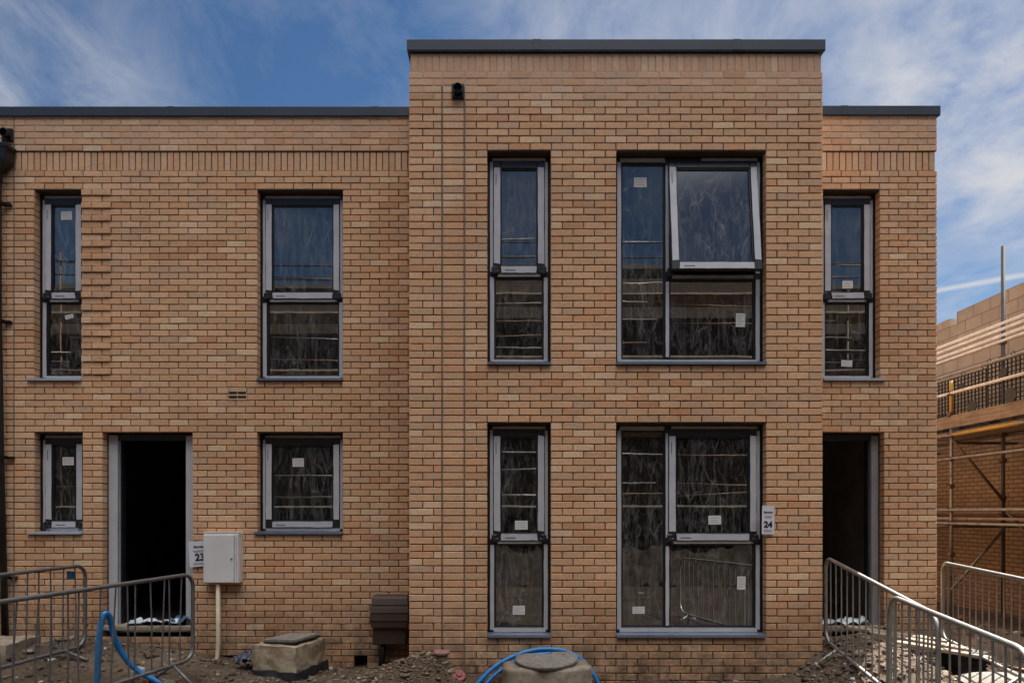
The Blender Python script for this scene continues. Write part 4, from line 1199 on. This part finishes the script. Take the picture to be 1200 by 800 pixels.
# centre pipe: a loop rising out of the ground behind the manhole (two turns)
mb = MB()
mb.tube(smooth_path([(-.62, 6.80, -.35), (-.42, 6.86, -.05), (-.20, 6.95, .17), (.02, 7.02, .285), (.28, 7.06, .345), (.55, 7.07, .325), (.74, 7.05, .22), (.86, 7.0, .06), (.93, 6.94, -.12), (.95, 6.9, -.3)]), .0225, 14)
mb.tube(smooth_path([(-.56, 6.74, -.35), (-.37, 6.81, -.08), (-.15, 6.90, .14), (.06, 6.97, .255), (.25, 7.0, .30), (.40, 7.02, .315)]), .018, 14)
tag(mb.build('water_pipe', M['blue'], None, (.2, 7.0, 0), smooth=True), 'bright blue plastic water pipe arching behind the round manhole cover', 'pipe')
mb = MB()
mb.tube(smooth_path([ray(112, 860, 6.48), ray(114, 800, 6.5), ray(115.5, 760, 6.5), ray(118, 732, 6.52), ray(123, 718.5, 6.55), ray(129, 724, 6.6), ray(134, 746, 6.66), ray(145, 768, 6.72), ray(161, 785, 6.78), ray(182, 797, 6.82), ray(205, 812, 6.84), ray(235, 840, 6.84)]), .0275, 14)
tag(mb.build('water_pipe', M['blue'], None, (-3.9, 6.6, 0), smooth=True), 'bright blue plastic water pipe looping out of the ground by the left barrier', 'pipe')

# capped pipe stub and red cap
root = empty('capped_pipe_stub', (-.725, 7.02, .15)); tag(root, 'short pipe stub with a dusty reddish cap at the left foot of the bay', 'pipe stub')
mb = MB(); mb.tube([(-.725, 7.03, .05), (-.725, 7.03, .31)], .062, 20); mb.lathe([(.075, 0), (.078, .012), (.066, .02), (.06, .02)], (-.725, 7.03, .215), 22); mb.build('pipe', M['conc'], root, smooth=False)
mb = MB(); mb.lathe([(.066, -.012), (.084, -.008), (.088, .008), (.080, .022), (.05, .028)], (-.725, 7.03, .312), 24); mb.build('cap', M['pinkcap'], root, smooth=False)
root = empty('red_pipe_cap', (-.55, 6.96, .05)); tag(root, 'dull red plastic pipe cap in the dirt right of the capped stub', 'pipe cap')
mb = MB(); mt = Matrix.Rotation(R(38), 4, 'X') @ Matrix.Rotation(R(12), 4, 'Y')
mb.lathe([(.062, -.09), (.062, .03), (.074, .032), (.074, .05), (.064, .056)], (-.55, 6.965, .07), 22, 0, mt); mb.build('cap', M['redpl'], root)
mb = MB(); mb.lathe([(.03, .0575), (.03, .068), (.022, .072)], (-.55, 6.965, .07), 14, 0, mt); mb.build('cap_boss', M['redpl'], root)

# concrete slab block at the far left
mb = MB(); mt = Matrix.Translation((-5.7, 7.45, 0)) @ Matrix.Rotation(R(4), 4, 'Z'); rough_box(mb, .36, .30, .05, .36, mt, .014, 12, seed=9)
tag(mb.build('concrete_block', M['conc'], None, (-5.7, 7.45, .05), smooth=True), 'worn concrete block on the earth under the black downpipe', 'block')

# polythene left in the doorways
def crumple(name, x0, x1, y0, y1, z, mat, amp, label, seed):
    mb = MB(); nu, nv = 40, 14; v = []
    for th in (0.0, -.003):
        for j in range(nv + 1):
            for i in range(nu + 1):
                x, y = x0 + (x1 - x0) * i / nu, y0 + (y1 - y0) * j / nv
                q = Vector((x * 5 + seed, y * 7, seed)); 
                e = .06 * mnoise.noise(Vector((i * .25, seed, j * .1)))
                hz = abs(mnoise.noise(q)) * amp + abs(mnoise.noise(q * 2.7)) * amp * .5
                v.append((x, y + e, z + hz + th))
    m = nu + 1; N2 = m * (nv + 1); fs = []
    for j in range(nv):
        for i in range(nu):
            a = j * m + i; fs.append((a, a + 1, a + m + 1, a + m)); fs.append((a + N2, a + m + N2, a + m + 1 + N2, a + 1 + N2))
    mb.add(v, fs); o = mb.build(name, mat, None, ((x0 + x1) / 2, (y0 + y1) / 2, z), smooth=True)
    return tag(o, label, 'sheet')
crumple('polythene_sheet', -4.58, -3.95, YW + .02, YW + .26, .43, M['sheet'], .09, 'crumpled pale polythene lying on the threshold of the left doorway', 1.3)
crumple('polythene_sheet', -4.05, -3.775, YW + .03, YW + .28, .43, M['bluesheet'], .12, 'crumpled blue polythene at the right end of the left threshold', 5.1)
crumple('polythene_sheet', 3.52, 4.25, YW + .02, YW + .26, .43, M['sheet'], .09, 'crumpled polythene lying on the threshold of the right doorway', 8.3)

crumple('polythene_sheet', -3.05, -2.78, 7.45, 7.75, .10, M['greysheet'], .16, 'scrap of crumpled dark blue grey polythene against the left side of the square chamber', 3.7)
# boards, black box and drum at right
def board(p, L, w, t, rz, ry, label, mat='plankx', rx=0):
    mb = MB(); mt = Matrix.Translation(p) @ Matrix.Rotation(R(rz), 4, 'Z') @ Matrix.Rotation(R(ry), 4, 'Y') @ Matrix.Rotation(R(rx), 4, 'X')
    mb.cbox(-L / 2, L / 2, -w / 2, w / 2, -t / 2, t / 2, .004, 0, mt)
    me = mb.build('timber_board', M[mat], None, p); tag(me, label, 'board', 'boards lying before the right doorway'); return me
board((4.25, 7.60, .41), 1.0, .18, .035, -18, 6, 'grey timber board lying on the rubble closest to the right doorway')
board((4.38, 7.35, .375), .95, .16, .035, -24, 7, 'grey timber board in the middle of three before the right doorway')
board((4.46, 7.08, .335), .9, .15, .035, -14, 8, 'grey timber board lowest of three on the rubble before the right doorway')
root = empty('black_crate', (4.62, 7.5, .2)); tag(root, 'black plastic drain box half buried under the boards at right', 'drain box')
mb = MB(); mt = Matrix.Translation((4.72, 7.15, .17)) @ Matrix.Rotation(R(12), 4, 'Z')
mb.cbox(-.17, .17, -.13, .13, -.2, .12, .01, 0, mt)
for z in (-.06, .0, .06): mb.cbox(-.178, .178, -.138, .138, z - .012, z + .012, .005, 0, mt)
mb.build('box_body', M['blackpl'], root)
mb = MB(); mb.cbox(-.185, .185, -.145, .145, .121, .145, .008, 0, mt); mb.build('lid', M['mem'], root)
root = empty('ribbed_drum', (4.55, 6.1, .1)); tag(root, 'black ribbed chamber drum with a pale top behind the nearest right barrier', 'drum')
mb = MB(); pr = []
for i in range(7):
    z = -.2 + i * .055; pr += [(.50, z), (.53, z + .012), (.53, z + .034), (.50, z + .046)]
mb.lathe(pr, (4.62, 6.15, 0), 48); mb.build('drum_wall', M['blackpl'], root, smooth=False)
mb = MB(); mb.lathe([(.49, .0), (.50, .022), (.47, .03), (.1, .034)], (4.62, 6.15, .187), 40); mb.build('drum_top', M['concd'], root)
for pts, lb in (([(4.3, 7.9, .42), (4.9, 7.2, .22), (5.6, 6.5, .10), (6.2, 6.0, .08)], 'brown site hose running across the earth from the boards'),
                ([(4.95, 7.75, .20), (5.2, 7.3, .12), (5.25, 6.8, .08), (5.6, 6.2, .06)], 'short brown hose lying beside the end of the terrace')):
    mb = MB(); mb.tube(smooth_path(pts), .022, 10); tag(mb.build('site_hose', M['rust'], None, pts[0], smooth=True), lb, 'hose')

# ================================================================== SCAFFOLDED BUILDING AT RIGHT
XS = 8.6
bl = empty('unfinished_house', (XS + 3, 13, 0)); tag(bl, 'unfinished house at right, orange brick below bare concrete blocks', 'house')
ZB = 3.30
mb = MB(); mb.box(XS, XS + .3, 3.5, 24, -.3, ZB); mb.build('brick_wall', M['fbrick'], bl, (XS, 3.5, 0))
mb = MB()
mb.box(XS + .0, XS + .14, 3.5, 13.2, ZB + .001, 5.625)
mb.box(XS, XS + .14, 13.2005, 13.42, ZB + .001, 5.40); mb.box(XS, XS + .14, 13.4205, 13.86, ZB + .001, 5.56); mb.box(XS, XS + .14, 13.8605, 24, ZB + .001, 5.40)
mb.build('block_wall', M['block'], bl, (XS, 3.5, 0))
mb = MB(); mb.box(XS + .3005, XS + 7, 23.8, 24, -.3, 5.4); mb.box(XS + .3005, XS + 7, 3.5, 3.7, -.3, 5.6); mb.box(XS + 6.8, XS + 7, 3.7005, 23.799, -.3, 5.5); mb.build('side_wall', M['room'], bl)
mb = MB(); mb.box(XS + .3005, XS + 6.799, 3.7005, 23.799, 2.9, 3.1); mb.build('floor_slab', M['conc'], bl)

sc = empty('scaffold', (7.9, 12, 0)); tag(sc, 'steel tube scaffold with timber deck and black mesh along the unfinished house', 'scaffold')
def tube_part(name, pts, r, mat, n=10, par=None):
    mb = MB(); mb.tube(pts, r, n); return mb.build(name, M[mat], par or sc, smooth=True)
TR = .0242; XO, XI = 7.4, 8.2
for yy, top_o, top_i in ((5.2, 4.9, 4.9), (7.3, 4.9, 4.9), (9.3, 4.9, 4.9), (11.5, 3.97, 6.2), (13.6, 4.9, 4.9), (15.7, 4.9, 4.9), (17.8, 4.9, 4.9)):
    tube_part('standard', [(XO, yy, 0), (XO, yy, top_o)], TR, 'tube')
    tube_part('standard', [(XI, yy - .1, 0), (XI, yy - .1, top_i)], TR if yy != 11.5 else .031, 'tube' if yy != 11.5 else 'post')
    for z in (2.93, 1.52): tube_part('transom', [(XO - .2, yy + .06, z), (XS - .05, yy + .06, z)], TR, 'rust')
tube_part('sleeve', [(XO, 11.5, 3.40), (XO, 11.5, 3.975)], TR + .004, 'yellow')
ya, yb_ = 3.8, 18.6
for z in (4.60, 4.515, 4.42, 4.335): tube_part('guard_rail', [(XO - .04, ya, z + .01), (XO - .04, yb_, z - .02)], .019, 'tubep')
tube_part('guard_rail', [(XO - .03, ya, 4.07), (XO - .03, yb_, 4.05)], TR, 'tube')
tube_part('guard_rail', [(XO - .03, ya, 3.76), (XO - .03, yb_, 3.755)], TR, 'tubep')
tube_part('ledger', [(XO - .05, ya, 3.05), (XO - .05, yb_, 3.06)], TR, 'tube')
tube_part('ledger', [(XI + .05, ya, 3.05), (XI + .05, yb_, 3.06)], TR, 'rust')
tube_part('sleeve', [(XO - .05, 9.9, 3.052), (XO - .05, 11.35, 3.055)], TR + .004, 'yellow')
tube_part('guard_rail', [(XO - .05, ya, 2.66), (XO - .05, yb_, 2.66)], .020, 'tube')
for xx, zz, mm in ((XO - .05, 1.80, 'tube'), (XO - .05, 1.575, 'tube'), (XI + .05, 1.70, 'rust'), (XI + .05, 1.58, 'rust')):
    tube_part('ledger', [(xx, ya, zz), (xx, yb_, zz)], TR, mm)
tube_part('brace', [(XO, 11.44, 2.95), (XI, 11.36, 1.93)], TR, 'rust')
tube_part('brace', [(XI, 11.36, 1.50), (XO - .05, 11.44, .45)], TR, 'tube')
tube_part('brace', [(XO + .05, 9.35, 1.1), (XI, 11.3, 1.75)], TR, 'tube')
tube_part('brace', [(XI, 9.2, 1.50), (XO, 9.3, .2)], TR, 'tube')
for i in range(8):
    mb = MB(); y0 = 3.8 + i * 1.85; mb.cbox(XO - .035, XO + .005, y0, y0 + 1.843, 3.175 + random.uniform(-.006, .006), 3.385, .004)
    mb.build('toe_board', M['plank'], sc)
for i in range(4):
    for k in range(4):
        mb = MB(); y0 = 3.8 + k * 3.7; x0 = XO + .03 + i * .225; mb.cbox(x0, x0 + .218, y0, y0 + 3.69, 3.085, 3.123, .004)
        mb.build('deck_board', M['plank'], sc)
for i in range(2):
    mb = MB(); y0 = 3.8 + i * 7.4; mb.cbox(XO + .05, XI - .1, y0, y0 + 7.38, 1.64, 1.675, .004)
    mb.build('deck_board', M['plankx'], sc)
# black brick guard mesh hung behind the rails
w = .0085
for q in range(7):
    mb = MB(); y0 = 5.0 + q * 1.9; y1 = y0 + 1.86; zt = 4.06 - .05 * (q % 2); zb = 3.39
    nn = 22
    for i in range(nn + 1):
        y = y0 + (y1 - y0) * i / nn; mb.box(XO + .03 - w, XO + .03 + w, y - w, y + w, zb, zt)
    for j in range(11):
        z = zb + (zt - zb) * j / 10; mb.box(XO + .03 + w, XO + .03 + 2.5 * w, y0, y1, z - w, z + w)
    for i in (0, 6, 15, 21):
        y = y0 + (y1 - y0) * i / nn; mb.tube([(XO - .0, y, zt - .02), (XO - .045, y, zt + .05), (XO + .0, y, zt + .075), (XO + .03, y, zt + .03)], .008, 6)
    mb.build('brick_guard', M['mesh'], sc)
for (yy, zz, s) in ((11.25, 3.82, .075), (10.3, 3.86, .085), (9.6, 3.85, .09), (10.15, 3.50, .12), (11.0, 3.47, .10), (12.4, 3.8, .08), (8.8, 3.5, .1)):
    mb = MB(); mb.lathe([(s * .2, -.008), (s, -.006), (s, .006), (s * .2, .008)], (XO + .015, yy, zz), 18, 0, Matrix.Rotation(R(90), 4, 'Y'))
    mb.build('rubber_pad', M['mesh'], sc)
for (xx, yy, zz) in ((XO, 11.5, 3.05), (XO, 11.5, 1.58), (XO, 11.5, 1.80), (XI, 11.4, 1.70), (XI, 11.4, 2.0), (XI, 11.4, 1.55), (XO, 11.5, 2.2), (XO, 11.5, .68), (XO, 11.5, 2.66)):
    mb = MB(); mb.cbox(xx - .045, xx + .035, yy - .045, yy + .045, zz - .035, zz + .035, .008); mb.tube([(xx - .05, yy - .05, zz + .01), (xx - .11, yy - .06, zz + .03)], .009, 6)
    mb.build('coupler', M['rust'], sc)

for (xx, yy, zz) in ((XO, 11.5, 3.40), (XO, 11.5, 3.76), (XO, 9.3, 3.05), (XO, 9.3, 1.58), (XI, 11.4, 3.05), (XI, 11.4, 4.33), (XI, 11.4, 4.6), (XO, 11.5, 1.05), (XI, 11.4, 2.62)):
    mb = MB(); mb.cbox(xx - .05, xx + .04, yy - .05, yy + .05, zz - .038, zz + .038, .008); mb.tube([(xx - .05, yy - .05, zz - .01), (xx - .10, yy - .07, zz - .03)], .010, 6)
    mb.build('coupler', M['rust'], sc)
for q, (yy, w_, h_) in enumerate(((10.2, .55, .30), (11.1, .45, .22), (12.2, .6, .35))):
    mb = MB(); rough_box(mb, .22, w_ / 2, 3.125, 3.125 + h_, Matrix.Translation((XO + .35, yy, 0)), .05, 12, seed=q * 3.0)
    tag(mb.build('rubble_sack', M['mem'], None, (XO + .35, yy, 3.125), smooth=True),
        ('dark rubble sack slumped on the scaffold deck nearest the camera', 'dark rubble sack in the middle of three on the scaffold deck', 'largest dark rubble sack, farthest along the scaffold deck')[q], 'sack', 'dark sacks on the scaffold deck')
# ================================================================== ACROSS THE SITE ROAD (seen reflected in the glazing)
YO = -5.0
op = empty('terrace_opposite', (0, YO - 4, 0)); tag(op, 'brick terrace under construction across the site road, behind the camera', 'building')
mb = MB()
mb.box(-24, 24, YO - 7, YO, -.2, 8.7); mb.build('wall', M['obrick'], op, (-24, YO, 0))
mb = MB(); mb.box(-24.2, 24.2, YO - 7.2, YO + .12, 8.705, 8.85); mb.build('roof', M['roofing'], op)
for i in range(12):
    for z0, z1 in ((0.9, 2.3), (3.7, 5.1)):
        xx = -22 + i * 3.8; mb = MB(); mb.box(xx, xx + 1.3, YO - .02, YO + .004, z0, z1); mb.box(xx - .05, xx + 1.35, YO + .003, YO + .05, z0 - .06, z0 - .001)
        mb.build('window', M['darkglass'], op)
s2 = empty('scaffold', (0, YO + 1, 0)); tag(s2, 'scaffold of dark boards and tubes across the site road, behind the camera', 'scaffold')
for i in range(16):
    xx = -22 + i * 2.9
    tube_part('standard', [(xx, YO + 1.2, 0), (xx, YO + 1.2, 8.3 + 1.1 * (i % 3 == 0))], .03, 'rust' if i % 2 else 'galvd', 8, s2)
for z in (1.9, 3.9, 5.9, 7.6):
    mb = MB(); mb.box(-23, 23, YO + .15, YO + 1.3, z, z + .04); mb.box(-23, 23, YO + 1.3005, YO + 1.33, z, z + .05); mb.build('deck_board', M['plankx'], s2)
    for i in range(15):
        xx = -22 + i * 2.9
        for dz in (.35, .6, 1.0, 1.45):
            if random.random() < .62:
                a = random.uniform(-.4, .6); t_ = random.uniform(-.09, .09)
                tube_part('guard_rail', [(xx + a, YO + 1.25, z + dz + t_), (xx + 2.9 + random.uniform(-.5, .9), YO + 1.25, z + dz + random.uniform(-.09, .09))], .022, random.choice(('rust', 'rust', 'tube', 'galvd')), 8, s2)
for i in range(5):
    tube_part('brace', [(-20 + i * 8.7, YO + 1.22, .3), (-17 + i * 8.7, YO + 1.22, 5.8)], .026, 'tube', 8, s2)
for z, lb in ((8.5, 'upper black overhead cable crossing the sky behind the camera'), (8.12, 'lower black overhead cable crossing the sky behind the camera')):
    mb = MB(); mb.tube([(x_, -2.5, z + .0012 * x_ * x_) for x_ in range(-26, 27, 2)], .022, 6); tag(mb.build('overhead_cable', M['cable'], None, (0, -2.5, z)), lb, 'cable')

# ================================================================== LIGHT AND SKY
SUN_EL, SUN_AZ = R(54), R(48)           # azimuth from +Y towards +X
sdir = Vector((math.sin(SUN_AZ) * math.cos(SUN_EL), math.cos(SUN_AZ) * math.cos(SUN_EL), math.sin(SUN_EL)))
sl = bpy.data.lights.new('sun', 'SUN'); sl.energy = 4.5; sl.angle = R(0.5); sl.color = (1.0, 0.94, 0.85)
so = bpy.data.objects.new('sun', sl); COL.objects.link(so); so.location = sdir * 40
so.rotation_euler = sdir.to_track_quat('Z', 'Y').to_euler()

w = bpy.data.worlds.new('World'); scene.world = w; w.use_nodes = True
nt = w.node_tree; nt.nodes.clear()
out = nt.nodes.new('ShaderNodeOutputWorld'); bg = nt.nodes.new('ShaderNodeBackground'); nt.links.new(bg.outputs[0], out.inputs[0])
sky = nt.nodes.new('ShaderNodeTexSky'); sky.sky_type = 'NISHITA'; sky.sun_disc = False
sky.sun_elevation = SUN_EL; sky.sun_rotation = SUN_AZ; sky.air_density = 1.0; sky.dust_density = 0.0; sky.ozone_density = 4.0
tc = nt.nodes.new('ShaderNodeTexCoord')
sep = nt.nodes.new('ShaderNodeSeparateXYZ'); nt.links.new(tc.outputs['Generated'], sep.inputs[0])
mz = nt.nodes.new('ShaderNodeMath'); mz.operation = 'MAXIMUM'; mz.inputs[1].default_value = 0.0; nt.links.new(sep.outputs['Z'], mz.inputs[0])
az = nt.nodes.new('ShaderNodeMath'); az.operation = 'ADD'; az.inputs[1].default_value = 0.12; nt.links.new(mz.outputs[0], az.inputs[0])
dv = nt.nodes.new('ShaderNodeVectorMath'); dv.operation = 'DIVIDE'; nt.links.new(tc.outputs['Generated'], dv.inputs[0])
cmb = nt.nodes.new('ShaderNodeCombineXYZ')
for i in range(3): nt.links.new(az.outputs[0], cmb.inputs[i])
nt.links.new(cmb.outputs[0], dv.inputs[1])
def cl(scale, rot, stretch, detail, rough, dist, loc=(0, 0, 0)):
    mp = nt.nodes.new('ShaderNodeMapping'); nt.links.new(dv.outputs[0], mp.inputs[0])
    mp.inputs['Rotation'].default_value = (0, 0, R(rot)); mp.inputs['Scale'].default_value = stretch; mp.inputs['Location'].default_value = loc
    return noise_tex(nt, scale, detail, rough, mp.outputs[0], dist)
c1 = cl(1.1, -60, (1.0, 1.0, 0), 7, 0.55, 0.3, (7.3, 2.9, 0))         # broad cirrus
c2 = cl(3.4, -64, (1.35, 0.9, 0), 12, 0.66, 0.4, (1.1, 6.2, 0))         # wisps
c3 = cl(2.6, -40, (1.4, 1.0, 0), 12, 0.62, 0.4, (2.0, 3.0, 0))         # lumpier bank
r1 = ramp(nt, [(0.46, (0, 0, 0)), (0.80, (0.15, 0.15, 0.15))]); nt.links.new(c1, r1.inputs[0])
r2 = ramp(nt, [(0.42, (0, 0, 0)), (0.85, (0.28, 0.28, 0.28))]); nt.links.new(c2, r2.inputs[0])
r2s = ramp(nt, [(0.30, (0.05, 0.05, 0.05)), (0.68, (0.80, 0.80, 0.80))]); nt.links.new(c2, r2s.inputs[0])
r3 = ramp(nt, [(0.38, (0, 0, 0)), (0.64, (1, 1, 1))]); nt.links.new(c3, r3.inputs[0])
cm = mixc(nt, 'SCREEN', 1.0, r1.outputs[0], r2.outputs[0])
def blob(d, lo, hi, amt):
    vm = nt.nodes.new('ShaderNodeVectorMath'); vm.operation = 'DOT_PRODUCT'; nt.links.new(tc.outputs['Generated'], vm.inputs[0])
    vm.inputs[1].default_value = Vector(d).normalized()
    mr = nt.nodes.new('ShaderNodeMapRange'); mr.inputs[1].default_value = lo; mr.inputs[2].default_value = hi; mr.inputs[4].default_value = amt
    mr.interpolation_type = 'SMOOTHSTEP'
    nt.links.new(vm.outputs['Value'], mr.inputs[0]); return mr.outputs[0]
pdir = lambda px, py: ((px - 600) / F, 1.0, (600 - py) / F)
def patch(tex, px, py, lo, hi, amt):
    global cm
    cm = mixc(nt, 'SCREEN', 1.0, cm, mixc(nt, 'MULTIPLY', 1.0, tex, blob(pdir(px, py), lo, hi, amt)))
patch(r3.outputs[0], 1185, 55, 0.978, 0.998, 0.85)       # heavier bank high at right
patch(r2s.outputs[0], 860, -30, 0.93, 0.995, 0.62)       # thin veil over the bay
patch(r2s.outputs[0], 0, 125, 0.975, 0.999, 0.55)        # soft veil low at left
patch(r3.outputs[0], 1195, 222, 0.9965, 0.9996, 0.9)     # small puff at the right edge
patch(r2s.outputs[0], 1120, 400, 0.975, 0.998, 0.45)      # paler air above the unfinished wall
# vapour trail: thin band along a great circle
n_ = Vector(pdir(1100, 340)).cross(Vector(pdir(1200, 322))).normalized()
vm = nt.nodes.new('ShaderNodeVectorMath'); vm.operation = 'DOT_PRODUCT'; nt.links.new(tc.outputs['Generated'], vm.inputs[0]); vm.inputs[1].default_value = n_
ab = nt.nodes.new('ShaderNodeMath'); ab.operation = 'ABSOLUTE'; nt.links.new(vm.outputs['Value'], ab.inputs[0])
mr = nt.nodes.new('ShaderNodeMapRange'); mr.inputs[1].default_value = 0.0042; mr.inputs[2].default_value = 0.0008; mr.inputs[4].default_value = 0.75
nt.links.new(ab.outputs[0], mr.inputs[0])
tr = mixc(nt, 'MULTIPLY', 1.0, mr.outputs[0], blob(pdir(1180, 326), 0.90, 0.99, 1.0))
cm = mixc(nt, 'SCREEN', 1.0, cm, tr)
over = blob((0.1, -0.28, 1.0), 0.81, 0.95, 0.97)          # unseen bright cloud bank, added overhead and behind to light the house fronts
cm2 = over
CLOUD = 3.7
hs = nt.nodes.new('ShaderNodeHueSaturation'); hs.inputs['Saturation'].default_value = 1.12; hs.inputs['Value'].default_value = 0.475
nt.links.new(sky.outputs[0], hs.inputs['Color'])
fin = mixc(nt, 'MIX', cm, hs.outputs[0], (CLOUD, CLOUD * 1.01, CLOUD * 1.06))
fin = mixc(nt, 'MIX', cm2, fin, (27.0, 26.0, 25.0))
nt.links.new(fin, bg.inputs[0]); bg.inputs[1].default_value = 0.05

# ================================================================== CAMERA AND OUTPUT
cam = bpy.data.cameras.new('camera'); co = bpy.data.objects.new('camera', cam); COL.objects.link(co)
co.location = (0, 0, EYE); co.rotation_euler = (R(90), 0, 0)
cam.sensor_width = 36; cam.lens = 24; cam.shift_y = 200 / 1200; cam.clip_start = 0.05; cam.clip_end = 600
scene.camera = co
scene.view_settings.view_transform = 'Standard'; scene.view_settings.look = 'None'
scene.view_settings.gamma = 1.0; scene.view_settings.exposure = 1.85
scene.render.engine = 'CYCLES'
scene.cycles.max_bounces = 8; scene.cycles.diffuse_bounces = 4; scene.cycles.glossy_bounces = 4; scene.cycles.transparent_max_bounces = 10
scene.cycles.caustics_reflective = False; scene.cycles.caustics_refractive = False
scene.cycles.use_denoising = True
